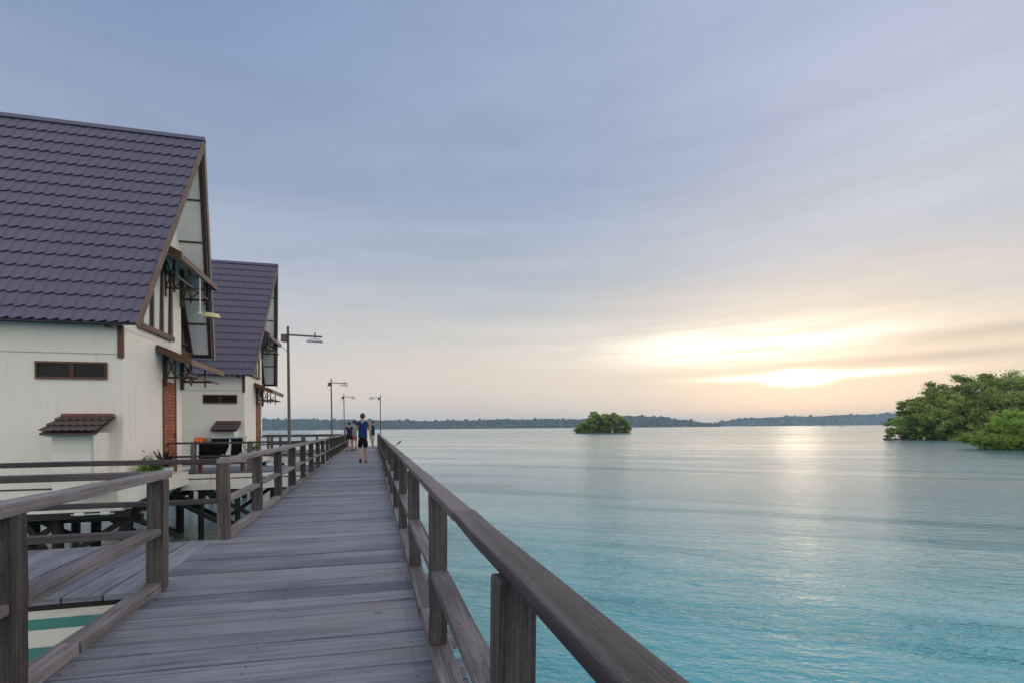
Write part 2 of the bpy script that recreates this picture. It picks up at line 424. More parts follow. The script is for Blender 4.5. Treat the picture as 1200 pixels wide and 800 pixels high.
# ================================================================== setting: water, hills
mb = MB()
NS = 96; rad = [0, 30, 120, 500, 1500, 4200]
vs = [(0,0,WATER)]+[(r*math.cos(2*math.pi*k/NS), r*math.sin(2*math.pi*k/NS), WATER) for r in rad[1:] for k in range(NS)]
fs = [(0, 1+k, 1+(k+1) % NS) for k in range(NS)]
for j in range(len(rad)-2):
    for k in range(NS):
        a = 1+j*NS+k; b_ = 1+j*NS+(k+1) % NS; fs.append((a, a+NS, b_+NS, b_))
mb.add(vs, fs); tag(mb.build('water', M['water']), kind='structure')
mb = MB()
mb.add([(x, y, WATER-3) for x, y in ((-4200,-4200),(4200,-4200),(4200,4200),(-4200,4200))], [(0,1,2,3)])
M['sand'] = plain('sea bed sand', (.35,.33,.25), .9)
tag(mb.build('sea_bed', M['sand']), kind='structure')

def hill_profile(prof, depth, name):
    """wooded ridge along the far shore: prof is (column, height in metres)"""
    us = np.linspace(prof[0][0], prof[-1][0], 90)
    hs = np.interp(us, [p[0] for p in prof], [p[1] for p in prof])
    hs = hs*(1+.05*np.sin(us*.11)+.04*np.sin(us*.043+1))
    vs = []; K = 7
    for u, h_ in zip(us, hs):
        for k in range(K):
            s_ = k/(K-1); prof_ = math.sin(min(1, s_*1.25)*math.pi*.5)*(1 if s_ < .8 else (1-(s_-.8)/.2*.999))
            x, y = px(u, depth*(1+s_*.18)); vs.append((x, y, WATER-.3+h_*prof_*(1+s_*.15)))
    fs = [(i*K+k, i*K+k+1, (i+1)*K+k+1, (i+1)*K+k) for i in range(len(us)-1) for k in range(K-1)]
    mb = MB(); mb.add(vs, fs); return mb, us, hs
mb1, uA, hA = hill_profile([(150,26), (300,30), (360,30), (420,26), (470,22), (560,23), (640,24), (690,25), (740,30), (780,26), (810,16), (842,2)], 1500, 'hills')
mb2, uB, hB = hill_profile([(800,3), (830,8), (860,26), (900,36), (960,42), (1020,46), (1060,48), (1150,50), (1400,50), (1700,45)], 2300, 'hills')
tag(mb1.build('hills', M['forest']), kind='structure'); tag(mb2.build('hills', M['forest']), kind='structure')

def blobs(centers, radii, squash=.8):
    """many small crown-shaped lumps in one mesh"""
    bm = bmesh.new(); bmesh.ops.create_icosphere(bm, subdivisions=1, radius=1)
    bv = np.array([v.co[:] for v in bm.verts]); bf = np.array([[v.index for v in f.verts] for f in bm.faces]); bm.free()
    n = len(centers); V = []
    jit = rng.uniform(.75, 1.2, (n, len(bv), 1))
    V = (bv[None]*jit*np.array([1,1,squash]))*np.array(radii)[:,None,None]+np.array(centers)[:,None,:]
    F = bf[None]+(np.arange(n)*len(bv))[:,None,None]
    return V.reshape(-1,3), F.reshape(-1,3), np.repeat(rng.random(n), len(bf))
def np_mesh(name, V, F, rnd, mat, parent=None):
    me = bpy.data.meshes.new(name); k = F.shape[1]
    me.vertices.add(len(V)); me.vertices.foreach_set('co', V.astype(np.float32).ravel())
    me.loops.add(F.size); me.loops.foreach_set('vertex_index', F.astype(np.int32).ravel())
    me.polygons.add(len(F)); me.polygons.foreach_set('loop_start', np.arange(0, F.size, k, dtype=np.int32))
    me.polygons.foreach_set('loop_total', np.full(len(F), k, dtype=np.int32)); me.update(calc_edges=True)
    at = me.attributes.new('rnd', 'FLOAT', 'FACE'); at.data.foreach_set('value', rnd.astype(np.float32))
    me.materials.append(mat); o = bpy.data.objects.new(name, me); C.objects.link(o)
    if parent: o.parent = parent
    return o
for us, hs, depth, cnt in ((uA, hA, 1500, 5200), (uB, hB, 2300, 5200)):
    cs = []; rs = []
    for i in range(cnt):
        u = random.uniform(us[0], us[-1]); h_ = float(np.interp(u, us, hs)); s_ = random.random()**.8*.82
        x, y = px(u, depth*(1+s_*.18)); z = WATER-.3+h_*math.sin(min(1, s_*1.25)*math.pi*.5)*(1+s_*.15)
        r_ = random.uniform(4, 8)*depth/1900; 
        if random.random() < .05: r_ *= 1.35; z += r_*.5
        cs.append((x, y, max(z, WATER+2))); rs.append(r_*.8)
    V, F, rn = blobs(cs, rs, .85)
    tag(np_mesh('forest', V, F, rn, M['forest']), kind='stuff')

# haze: one closed box of even air
m, nt, b, out = newmat('haze air'); nt.nodes.remove(b)
pv = N('ShaderNodeVolumePrincipled'); pv.inputs['Color'].default_value = (.62,.82,1.0,1); pv.inputs['Density'].default_value = .00018
pv.inputs['Anisotropy'].default_value = 0.0; L(pv.outputs[0], out.inputs['Volume']); M['haze'] = m
mb = MB(); mb.box((-4400,-4400,WATER-4.2), (4400,4400,75)); hz = mb.build('haze', M['haze']); tag(hz, kind='stuff')
bmh = bmesh.new(); bmh.from_mesh(hz.data); bmesh.ops.recalc_face_normals(bmh, faces=bmh.faces); bmh.to_mesh(hz.data); bmh.free()

# ================================================================== boardwalk
def planks_x(mb, x0, x1, y0, y1, z, ang_fn, wlo=.17, whi=.27, th=.045, jl=.02, jr=.05):
    y = y0
    while y < y1:
        w = random.uniform(wlo, whi); a = ang_fn(y+w/2); gap = random.uniform(.008, .021)
        yc = y+w/2; xl = x0-random.uniform(0, jl); xr = x1+random.uniform(-.01, jr)
        zz = z-th/2+random.uniform(-.005, .004)
        mb.bar((xl, yc-a*(xl-(x0+x1)/2), zz), (xr, yc-a*(xr-(x0+x1)/2), zz+random.uniform(-.003,.003)), w-gap, th, seg=6, jit=.0018)
        y += w
LX0, LX1 = -1.64, -1.52; RX0, RX1 = .275, .385
YEND = 36.5
mb = MB()
planks_x(mb, -1.66, .41, -3.0, YEND, 0, lambda y: .072*max(0, 1-max(y, 0)/11))
deck = mb.build('boardwalk', M['deck'], bevel=.003); tag(deck, kind='structure')
M['nail'] = plain('rusty nail heads', (.035,.022,.018), .7)
mb = MB()
for v in range(0):
    pass
yy = -1.0
while yy < 9:
    for x in (-1.5, -.62, .2):
        a_ = .072*max(0, 1-max(yy, 0)/11)
        cx_, cy_ = x+random.uniform(-.015,.015), yy-a_*(x+.625)+random.uniform(-.012,.012)
        mb.add([(cx_+.006*math.cos(k*1.047), cy_+.006*math.sin(k*1.047), .0015+.0015*random.random()) for k in range(6)], [tuple(range(6))])
    yy += .105
nl = mb.build('nail', M['nail'], deck); nl['kind'] = 'stuff'
# kerbs, joists, piles of the boardwalk
mb = MB()
for y in np.arange(-3, YEND, 3.15): mb.bar((RX0+.055, y, .036), (RX0+.055+random.uniform(-.006,.006), min(y+3.13, YEND), .036), .105, .07, seg=5, jit=.003)
for a, b_ in ((-3, 4.48), (6.35, YEND)):
    y = a
    while y < b_-.1:
        y2 = min(y+3.15, b_); mb.bar((-1.58, y, .034), (-1.58, y2-.015, .034), .105, .066, seg=5, jit=.003); y = y2
k = mb.build('kerb', M['kerb'], deck, bevel=.005)
mb = MB()
for x in (-1.5, -.6, .22): mb.bar((x, -3, -.14), (x, YEND, -.14), .09, .18)
for y in np.arange(-1.5, YEND, 3.2): mb.bar((-1.7, y, -.31), (.45, y, -.31), .12, .15)
mb.build('joist', M['beam'], deck)
pile = None
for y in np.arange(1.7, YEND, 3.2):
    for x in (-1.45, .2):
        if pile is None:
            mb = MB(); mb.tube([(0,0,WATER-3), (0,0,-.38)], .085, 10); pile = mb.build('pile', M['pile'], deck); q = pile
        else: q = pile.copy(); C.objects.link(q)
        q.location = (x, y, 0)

# side landing to the left between the two gaps of the railing
YA, YB = 4.44, 6.3
mb = MB()
x = -1.68; i = 0
yy = 4.46
x = -1.67
while x > -7:
    w = random.uniform(.2, .3); mb.bar((x-w/2, YA, -.024), (x-w/2-.0, YB, -.024), w-.012, .045, seg=5, jit=.002); x -= w
land = mb.build('landing', M['deck'], bevel=.003); tag(land, kind='structure')
mb = MB(); mb.bar((-7, YA+.28, -.08), (-1.67, YA+.28, -.08), .06, .06, seg=4, jit=.003); mb.bar((-7, YB-.04, -.1), (-1.67, YB-.04, -.1), .07, .1); mb.bar((-7, YA+.035, -.072), (-1.67, YA+.035, -.072), .04, .045)  # last bar: dark strip added as the shadow band under the plank ends
mb.bar((-7, 5.4, -.12), (-1.67, 5.4, -.12), .09, .14)
mb.build('beam', M['beam'], land)
for x in (-3.3, -5.2, -6.8):
    for y in (YB-.12,):
        q = pile.copy(); C.objects.link(q); q.parent = land; q.location = (x, y, .2)

def post_bm(x, y, z0, z1, sx, sy, jit=.004):
    mb = MB(); dxr = random.uniform(-.008, .008)
    mb.bar((x, y, z0), (x+dxr, y+random.uniform(-.006,.006), z1), sx, sy, up=(0,1,0), seg=5, jit=jit, r=random.uniform(.05,.5)); return mb

ZR = .885
# right-hand railing
rr = thing('railing', (.33, 1.1, 0), 'long grey timber railing on the seaward right side of the boardwalk', 'railing')
ys = [-.45, 1.125, 2.70, 4.30]+[4.32+1.62*k for k in range(1, 20) if 4.32+1.62*k < YEND]
for i, y in enumerate(ys):
    wj = .09
    post_bm(.325+random.uniform(-.004,.006) if i != 1 else .315, y+.045, .07 if i != 1 else -.3, ZR-.036, wj, wj).build('post', M['post'], rr, bevel=.006)
mb = MB(); y = -1.2
k_ = 0
while y < YEND:
    y2 = min(y+random.uniform(3.0, 3.4), YEND)
    mb.bar((.330+random.uniform(-.002,.002), y, ZR-.018), (.330+random.uniform(-.002,.002), y2-.004, ZR-.018+random.uniform(-.002,.002)), .086, .036, seg=8, jit=.0024); y = y2
mb.build('top_rail', M['rail'], rr, bevel=.006)
mb = MB()
for a, b_ in zip(ys[:-1], ys[1:]):
    mb.bar((.33, a+.09, .44+random.uniform(-.01,.01)), (.33, b_+.003, .44+random.uniform(-.01,.01)), .092, .04, seg=4, jit=.003)
mb.build('mid_rail', M['kerb'], rr, bevel=.005)

# left-hand railings
def left_rail(name, label, ys, yr0, yr1):
    t = thing(name, (-1.58, ys[0], 0), label, 'railing')
    for y in ys:
        post_bm(-1.575+random.uniform(-.006,.006), y+.055, .0 if y < 6.5 else .067, ZR-.055, .115, .11).build('post', M['old_post'] if abs(y-6.24) < .1 else M['post'], t, bevel=.006)
    mb = MB(); y = yr0
    while y < yr1:
        y2 = min(y+random.uniform(3, 3.6), yr1); mb.bar((-1.578+random.uniform(-.004,.004), y, ZR-.028), (-1.578+random.uniform(-.004,.004), y2-.004, ZR-.028), .125, .055, seg=6, jit=.003); y = y2
    mb.build('top_rail', M['kerb'], t, bevel=.006)
    mb = MB()
    for a, b_ in zip(ys[:-1], ys[1:]):
        mb.bar((-1.58, a+.112, .43+random.uniform(-.01,.01)), (-1.58, b_-.002, .43+random.uniform(-.012,.012)), .105, .048, seg=4, jit=.003)
    mb.build('mid_rail', M['kerb'], t, bevel=.005)
    return t
left_rail('railing', 'short near timber railing at bottom left of the boardwalk, before the landing', [1.2, 2.735, 4.40], -.6, 4.60)
left_rail('railing', 'long grey timber railing left of the boardwalk, running past the houses', [6.24]+[6.24+1.66*k for k in range(1, 19) if 6.24+1.66*k < YEND], 6.24, YEND)
# railings of the side landing
def cross_rail(label, x0, x1, y, xs, z0=0, zt=ZR, end=False):
    t = thing('railing', (x0, y, z0), label, 'railing')
    for x in xs: post_bm(x, y, z0, z0+zt-.05, .11, .11).build('post', M['old_post'], t, bevel=.005)
    mb = MB(); mb.bar((x0, y, z0+zt-.025), (x1, y, z0+zt-.025), .11, .05, seg=8, jit=.003); mb.build('top_rail', M['rail'], t, bevel=.005)
    mb = MB(); mb.bar((x0, y, z0+.42), (x1, y, z0+.42), .10, .05, seg=8, jit=.003); mb.build('mid_rail', M['rail'], t, bevel=.005)
    return t
cross_rail('thin timber railing along the near edge of the side landing', -7, -1.645, 4.455, [-3.85, -5.6])
cross_rail('timber railing along the far edge of the side landing', -7, -1.645, 6.295, [-3.86, -5.7])

# ================================================================== house
def roof_sheet(mb, x0, x1, e, r, x1top, rows=17, col=.2, th=.035, flip=False):
    """pressed-tile roof slope from eave line (y=e[0], z=e[1]) to ridge line (y=r[0], z=r[1]); right edge runs x1 -> x1top"""
    n = Vector((0, r[1]-e[1], -(r[0]-e[0]))).normalized()
    if n.z < 0: n = -n
    slope = Vector((0, r[0]-e[0], r[1]-e[1])); SL = slope.length
    sub_ = 8; nx = int((x1top-x0)/col*sub_)
    prof = [0, .12, .22, .3, .42, .7, 1, .75]
    vs = []; fs = []
    lines = []
    for i in range(rows):
        for tt, hh in ((i/rows-(.008 if i else 0), .032), ((i+1)/rows+.001, .0)):
            lines.append((tt, hh))
    lines.append((1.0, 0.0))
    for tt, hh in lines:
        xe = x1+(x1top-x1)*tt
        for k in range(nx+1):
            x = min(x0+k*col/sub_, xe); w = prof[k % sub_]
            ofs = hh+w*.020
            # scalloped lower lip of each row
            lip = (.5-w)*.045*(1 if hh > 0 else 0)
            p = Vector((x, e[0], e[1]))+slope*(tt)-slope.normalized()*lip+n*(hh+w*.016+.01)
            vs.append(p)
    W_ = nx+1
    for j in range(len(lines)-1):
        for k in range(nx):
            if abs(vs[j*W_+k].x-vs[j*W_+k+1].x) < 1e-6 and abs(vs[(j+1)*W_+k].x-vs[(j+1)*W_+k+1].x) < 1e-6: continue
            q = (j*W_+k, j*W_+k+1, (j+1)*W_+k+1, (j+1)*W_+k)
            fs.append(q if not flip else q[::-1])
    mb.add(vs, fs, None, .5)
    # the sheet's own thickness: underside board
    a = Vector((x0, e[0], e[1])); b_ = Vector((x1, e[0], e[1])); c_ = Vector((x1top, r[0], r[1])); d_ = Vector((x0, r[0], r[1]))
    pts = [p-n*.012 for p in (a, b_, c_, d_)]
    mb.poly(pts, -n*.05, .5)

def bracket(mb, x0, x1, y, zt0, zt1, zb):
    """triangular awning truss in the plane y"""
    mb.bar((x0, y, zb), (x1+.05, y, zb), .035, .05)
    mb.bar((x0+.04, y, zt0-.08), (x0+.04, y, zb-.22), .08, .07, up=(0,1,0))
    mb.bar((x1-.12, y+.001, zt1-.02), (x1-.12, y+.001, zb-.15), .035, .04, up=(0,1,0))
    xm = (x0+x1)/2-.1; zm = zt0+(zt1-zt0)*(xm-x0)/(x1-x0)
    mb.bar((xm, y+.002, zm-.02), (xm, y+.002, zb-.1), .035, .04, up=(0,1,0))
    mb.bar((x0+.08, y+.006, zb+.02), (xm, y+.006, zm-.1), .022, .026)
    mb.bar((x0+.08, y-.006, zm-.02), (xm, y-.006, zb+.04), .022, .026)
    mb.bar((xm, y+.004, zb+.02), (x1-.15, y+.004, (zb+zt1)/2+.05), .022, .026)

def house(label):
    O = (-5.0, 12.45, 0)
    t = thing('house', O, label, 'house', 'cream houses with steep violet roofs on stilts')
    YN, YM, YF = 12.1, 14.72, 17.36; ZE, ZT = 3.36, 8.55; XE, XT = -4.6, -4.1; XB = -13.5
    # body
    mb = MB(); mb.box((XB+.4, 12.45, -.46), (-5.0, 15.85, 3.32)); wl = mb.build('wall', M['wall'], t)
    mb = MB(); mb.box((XB+.4, 15.85, -.46), (-6.6, 17.0, 3.3)); mb.build('wall', M['wall'], t)
    # overhanging upper storey along the near wall
    mb = MB(); mb.box((XB+.4, 12.425, 2.78), (-5.05, 12.452, 3.36)); sub(mb.build('upper_band', M['wall'], t), wl)
    mb = MB(); mb.box((-5.075, 12.40, 2.70), (-4.975, 12.47, 3.36)); sub(mb.build('corner_board', M['brown'], t), wl)
    mb = MB(); mb.box((XB+.4, 12.440, .02), (-5.9, 12.452, .05)); mb.box((XB+.4, 12.440, -.19), (-5.9, 12.452, -.155)); sub(mb.build('wall_seam', M['darkbrown'], t), wl)
    # upper gable wall, in siding, following the roof slope
    k_ = (ZT-ZE)/(YM-YN)
    def zr(y): return ZE+k_*(min(y-YN, YF-y))-.12
    pts = [(-5.0, 12.47, 3.30), (-5.0, 15.85, 3.30), (-5.0, 15.85, zr(15.85)), (-5.0, YM, zr(YM)-.1), (-5.0, 12.47, zr(12.47))]
    mb = MB(); mb.poly(pts, (-.12, 0, 0)); mb.build('gable_wall', M['siding'], t)
    # window of the upper storey
    wf = MB(); y0, y1, z0, z1 = 13.22, 15.02, 3.58, 5.1
    wf.box((-5.0, y0-.08, z0-.12), (-4.90, y1+.08, z0)); wf.box((-5.0, y0-.05, z1), (-4.92, y1+.05, z1+.09))
    for y, w in ((y0, .09), (y0+.58, .09), (y0+1.16, .09), (y1-.10, .14)): wf.box((-4.997, y, z0), (-4.925, y+w, z1))
    win = wf.build('window', M['brown'], t, bevel=.004)
    mb = MB(); mb.box((-4.99, y0+.05, z0), (-4.965, y1-.05, z1)); sub(mb.build('pane', M['glass'], t), win)
    mb = MB()
    for (ya, yb) in ((y0+.12, y0+.5), (y0+.72, y0+1.08), (y0+1.28, y0+1.62)):
        n_ = 8
        for i in range(n_):
            a_ = ya+(yb-ya)*i/n_*.75; mb.bar((-4.955+.004*(i % 2), a_, z0+.02), (-4.955+.004*(i % 2), a_+.02+.1*(i/n_), z1-.03), .05, .008, up=(1,0,0))
    sub(mb.build('curtain', M['curtain'], t), win)
    # roof
    mb = MB(); roof_sheet(mb, XB, XE, (YN, ZE), (YM, ZT), XT); roof = mb.build('roof', M['roof'], t)
    mb = MB(); roof_sheet(mb, XB, XE, (YF, ZE), (YM, ZT), XT, flip=True); sub(mb.build('roof_slope', M['roof'], t), roof)
    mb = MB()
    x = XB
    mb.poly([(XB, YM-.09, ZT-.04), (XB, YM, ZT+.09), (XB, YM+.09, ZT-.04), (XB, YM, ZT+.03)], (XT-XB+.03, 0, 0))
    sub(mb.build('ridge_cap', M['roof'], t), roof)
    # barge boards
    nrm = Vector((0, k_, 1)).normalized()
    mb = MB()
    mb.bar((XE+.012, YN-.02, ZE-.07), (XT+.012, YM, ZT-.10), .025, .17, up=(0, -k_, 1)); mb.build('barge_board', M['barge'], t)
    mb = MB()
    mb.bar((XE+.012, YF+.02, ZE-.07), (XT+.012, YM, ZT-.10), .025, .17, up=(0, k_, 1)); mb.build('barge_board', M['barge'], t)
    # boarded soffit under the flaring roof, with dark battens
    def gx(z): return XE+(XT-XE)*(z-ZE)/(ZT-ZE)-.02
    def gy(z, s): return YM+s*(YF-YM)*(1-(z-ZE)/(ZT-ZE))-s*.05
    for s_ in (1, -1):
        nn = Vector((0, -s_*k_, -1)).normalized()
        scr = MB(); scr.poly([Vector(p)+nn*.04 for p in ((-5.3, gy(ZE+.02, s_), ZE+.02), (gx(ZE), gy(ZE+.02, s_), ZE+.02), (gx(ZT-.15), gy(ZT-.15, s_), ZT-.15), (-5.3, gy(ZT-.15, s_), ZT-.15))], nn*.02)
        so = scr.build('soffit', M['frost'], t)
        mb = MB()
        for z in (7.25, 6.3, 5.17, 4.28): mb.bar(Vector((-5.2, gy(z, s_), z))+nn*.07, Vector((gx(z)-.02, gy(z, s_), z))+nn*.07, .045, .03, up=nn)
        mb.bar(Vector((gx(ZE)-.05, gy(ZE, s_), ZE+.03))+nn*.075, Vector((gx(ZT-.3)-.05, gy(ZT-.3, s_), ZT-.3))+nn*.075, .09, .035, up=nn)
        mb.bar(Vector((-5.2, gy(ZE, s_), ZE+.06))+nn*.075, Vector((gx(ZE)-.01, gy(ZE, s_), ZE+.06))+nn*.075, .10, .035, up=nn)
        mb.bar(Vector((-5.17, gy(ZE, s_), ZE))+nn*.12, Vector((-5.17, gy(ZT-.3, s_), ZT-.3))+nn*.12, .13, .10, up=nn)
        sub(mb.build('batten', M['darkbrown'], t), so)
    mb = MB(); mb.poly([(-5.24, 15.80, 3.3), (-5.24, 17.2, 3.4), (-5.24, 15.80, zr(15.80)-.05)], (-.02, 0, 0)); sw = mb.build('window', M['glass'], t)
    mb = MB(); mb.box((-5.23, 15.86, 3.32), (-5.12, 17.1, 3.44)); mb.box((-5.23, 15.86, 3.62), (-5.17, 17.0, 3.68)); sub(mb.build('frame', M['brown'], t), sw)
    # upper awning with bent roof
    def awning(y0, y1, pr, mat_r, zb, xw=-5.0):
        mb = MB()
        for (xa, za), (xb, zb_) in zip(pr[:-1], pr[1:]):
            nn = Vector((za-zb_, 0, xb-xa)).normalized()
            mb.poly([(xa, y0, za), (xb, y0, zb_), (xb, y1, zb_), (xa, y1, za)], nn*.05)
        a = mb.build('awning', M['roof'] if mat_r else M['darkbrown'], t)
        mb = MB()
        for yy in (y0-.012, y1+.012):
            for (xa, za), (xb, zb_) in zip(pr[:-1], pr[1:]): mb.bar((xa, yy, za-.02), (xb+.012, yy, zb_-.02), .03, .17)
        (xa, za), (xb, zb_) = pr[-2:]
        mb.box((xb, y0, zb_-.09), (xb+.03, y1, zb_+.05))
        sub(mb.build('fascia', M['brown'], t), a)
        mb = MB()
        for (xa, za), (xb, zb_) in zip(pr[:-1], pr[1:]): mb.poly([(xa, y0+.02, za-.04), (xb-.02, y0+.02, zb_-.04), (xb-.02, y1-.02, zb_-.04), (xa, y1-.02, za-.04)], (0,0,.02))
        sub(mb.build('soffit', M['shade'], t), a)
        mb = MB()
        for yy in (14.6, 15.8): bracket(mb, xw, pr[-1][0]-.02, yy, pr[0][1], pr[-1][1], zb)
        mb.bar((pr[-1][0]-.1, y0+.1, zb+.05), (pr[-1][0]-.1, y1-.1, zb+.05), .035, .04)
        sub(mb.build('bracket', M['darkbrown'], t), a)
        return a
    awning(13.5, 16.45, [(-5.0, 5.58), (-4.6, 5.42), (-4.27, 5.23)], True, 4.72)
    awning(14.15, 17.0, [(-5.0, 3.19), (-4.6, 3.01), (-4.27, 2.87)], True, 2.50)
    # door and its surround
    mb = MB(); mb.box((-5.0, 14.58, .03), (-4.985, 15.34, 2.42)); d = mb.build('door', M['brick'], t)
    mb = MB(); mb.box((-5.0, 14.53, .03), (-4.972, 14.578, 2.46)); mb.box((-5.0, 15.342, .03), (-4.972, 15.40, 2.46)); sub(mb.build('frame', M['brown'], t), d)
    mb = MB(); mb.box((-4.984, 15.24, 1.0), (-4.94, 15.27, 1.15)); sub(mb.build('handle', M['metal'], t), d)
    # narrow ventilation window of the near wall
    mb = MB(); xa, xb, za, zb = -6.5, -5.27, 2.27, 2.58
    for z in (za-.02, zb-.02): mb.box((xa, 12.41, z), (xb, 12.455, z+.04))
    for x in (xa, (xa+xb)/2-.03, xb-.04): mb.box((x, 12.413, za), (x+(.07 if x > xa and x < xb-.1 else .04), 12.455, zb))
    vw = mb.build('window', M['brown'], t)
    mb = MB(); mb.box((xa+.02, 12.44, za), (xb-.02, 12.449, zb)); sub(mb.build('pane', M['louver'], t), vw)
    # utility box with its little tiled roof
    mb = MB(); mb.box((-5.94, 11.85, -.02), (-5.25, 12.45, 1.16)); ub = mb.build('utility_box', M['box'], t)
    mb = MB(); mb.box((-5.285, 11.825, -.03), (-5.255, 11.855, 1.15)); sub(mb.build('pipe', M['lampgrey'], t), ub)
    mb = MB()
    X0, X1 = -6.03, -5.12; rows_ = 3; nx_ = 40
    vs = []; fs = []
    for i in range(rows_):
        for tt, hh in ((i/rows_, .03), ((i+1)/rows_, 0)):
            for k in range(nx_+1):
                x = X0+(X1-X0)*k/nx_; w = .5+.5*math.cos(k*2*math.pi/5.5)
                vs.append((x+(tt-.5)*.02, 11.62+.78*tt-(w*.03 if hh else 0), 1.17+.33*tt+hh+w*.022))
    for j in range(2*rows_-1):
        for k in range(nx_): fs.append((j*(nx_+1)+k, j*(nx_+1)+k+1, (j+1)*(nx_+1)+k+1, (j+1)*(nx_+1)+k))
    mb.add(vs, fs, None, .5); mb.poly([(X0, 11.63, 1.15), (X1, 11.63, 1.15), (X1, 12.42, 1.49), (X0, 12.42, 1.49)], (0,0,-.03))
    rf = mb.build('box_roof', M['redroof'], t); sub(rf, ub)
    mb = MB(); mb.box((X0+.02, 12.30, 1.49), (X1-.02, 12.42, 1.55)); sub(mb.build('ridge', M['ridgered'], t), ub)
    mb = MB(); mb.box((-6.05, 11.80, 1.09), (-5.27, 11.83, 1.15)); sub(mb.build('gutter', M['white'], t), ub)
    # skirt ledge on the gable side, held by slanted struts
    mb = MB(); mb.poly([(-5.0, 12.2, .16), (-4.5, 12.2, .16), (-4.5, 12.2, -.17), (-5.0, 12.2, -.42)], (0, 2.52, 0)); mb.build('skirt', M['skirt'], t)
    mb = MB(); mb.box((XB+.4, 12.47, -.60), (-4.9, 12.60, -.45)); mb.box((XB+.4, 16.2, -.60), (-4.9, 16.32, -.45))
    for y in (12.8, 14.2, 15.6): mb.box((XB+.4, y, -.72), (-4.82, y+.14, -.60))
    mb.build('floor_beam', M['beam'], t)
    mb = MB(); mb.tube([(-5.9, 12.40, -.50), (-5.15, 12.40, -.50)], .012, 8)
    for x in (-5.75, -5.3): mb.tube([(x-.08, 12.38, -.49), (x+.08, 12.38, -.49)], .035, 8)
    mb.build('drain_pipe', M['white'], t)
    # stilts and braces
    for y in (12.75, 14.3, 16.0):
        for x in (-5.1, -6.3, -7.5, -8.7, -10.2):
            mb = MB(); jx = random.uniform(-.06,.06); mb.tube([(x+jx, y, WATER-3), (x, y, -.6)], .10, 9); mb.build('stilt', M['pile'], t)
    brs = [((-5.1,12.7,-.7),(-6.3,12.7,-1.5)), ((-6.3,12.68,-.75),(-7.5,12.68,-1.55)), ((-6.9,12.66,-.5),(-6.2,12.66,-1.7)), ((-5.0,12.9,-.7),(-5.05,15.8,-1.65)), ((-8.7,12.7,-.7),(-7.5,12.7,-1.6)),
           ((-5.1,14.3,-1.5),(-6.3,14.3,-.7)), ((-6.3,14.28,-1.5),(-7.5,14.28,-.8)), ((-4.6,12.6,-.22),(-5.15,12.6,-.95)), ((-4.6,14.4,-.22),(-5.2,14.4,-.95)), ((-5.0,15.9,-.7),(-3.6,15.9,-1.5)),
           ((-5.6,12.62,-1.45),(-8.6,12.62,-.72)), ((-7.5,16.0,-.7),(-5.1,16.0,-1.6))]
    for p, q in brs:
        mb = MB(); mb.bar(p, q, .05, .11); mb.build('brace', M['pile'], t)
    return t
h1 = house('nearest cream house with huge steep violet roof, brick red door and brown awnings')
h2 = copy_tree(h1); h2.location.y += 10.55
h2['label'] = 'smaller looking cream house behind the nearest one, beside the first lamp post'
h2['_org'] = (-5.0, 23.0, 0)

# walkway spurs to the houses
def spur(y0, label_rail):
    mb = MB(); planks_x(mb, -4.98, -1.68, y0, y0+2.3, .10, lambda y: 0, .14, .2, jl=0, jr=0)
    s_ = mb.build('walkway', M['deck']); tag(s_, kind='structure')
    mb = MB(); mb.box((-4.98, y0-.06, -.32), (-1.69, y0-.02, -.06)); mb.box((-4.98, y0-.055, -.03), (-1.69, y0-.02, .075)); mb.build('fascia', M['skirt'], s_)
    mb = MB(); mb.box((-4.7, y0+.05, -.15), (-1.7, y0+.13, .05)); mb.box((-4.7, y0+2.1, -.15), (-1.7, y0+2.18, .05)); mb.build('beam', M['beam'], s_)
    for x in (-4.3, -3.45, -2.6):
        for y in (y0+.15, y0+2.1):
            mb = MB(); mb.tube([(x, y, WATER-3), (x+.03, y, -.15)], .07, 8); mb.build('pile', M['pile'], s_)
    for p, q in (((-4.5, y0+.1, -.22), (-2.7, y0+.1, -1.25)), ((-4.9, y0-.35, -.42), (-3.1, y0-.35, -1.5)), ((-2.6, y0+2.0, -.3), (-4.2, y0+2.0, -1.4))):
        mb = MB(); mb.bar(p, q, .05, .10); mb.build('brace', M['pile'], s_)
    cross_rail(label_rail, -4.97, -1.66, y0+.04, [-4.41, -3.11], .10, .79)
    return s_
spur(14.75, 'grey timber railing at the first house, with the black washing behind it')
spur(25.3, 'timber railing of the short walkway to the second house')
cross_rail('far timber railing of the short walkway to the second house, against the open water', -5.0, -1.66, 27.55, [-4.4, -3.3, -2.7], .10, .80)
# a jetty further on, seen between the posts
mb = MB(); planks_x(mb, -9.5, -1.7, 29.5, 31.3, .05, lambda y: 0, .15, .22); s_ = mb.build('walkway', M['deck']); tag(s_, kind='structure')
mb = MB(); mb.box((-9.5, 29.44, -.22), (-1.7, 29.48, .02)); mb.build('fascia', M['skirt'], s_)
for x in (-9, -7, -5, -3):
    mb = MB(); mb.tube([(x, 29.8, WATER-3), (x, 29.8, -.1)], .09, 8); mb.build('pile', M['pile'], s_)
cross_rail('farthest cross railing, on the jetty beyond the second house', -9.5, -1.66, 31.2, [-9.2, -7.4, -5.6, -3.8], .05, .85)

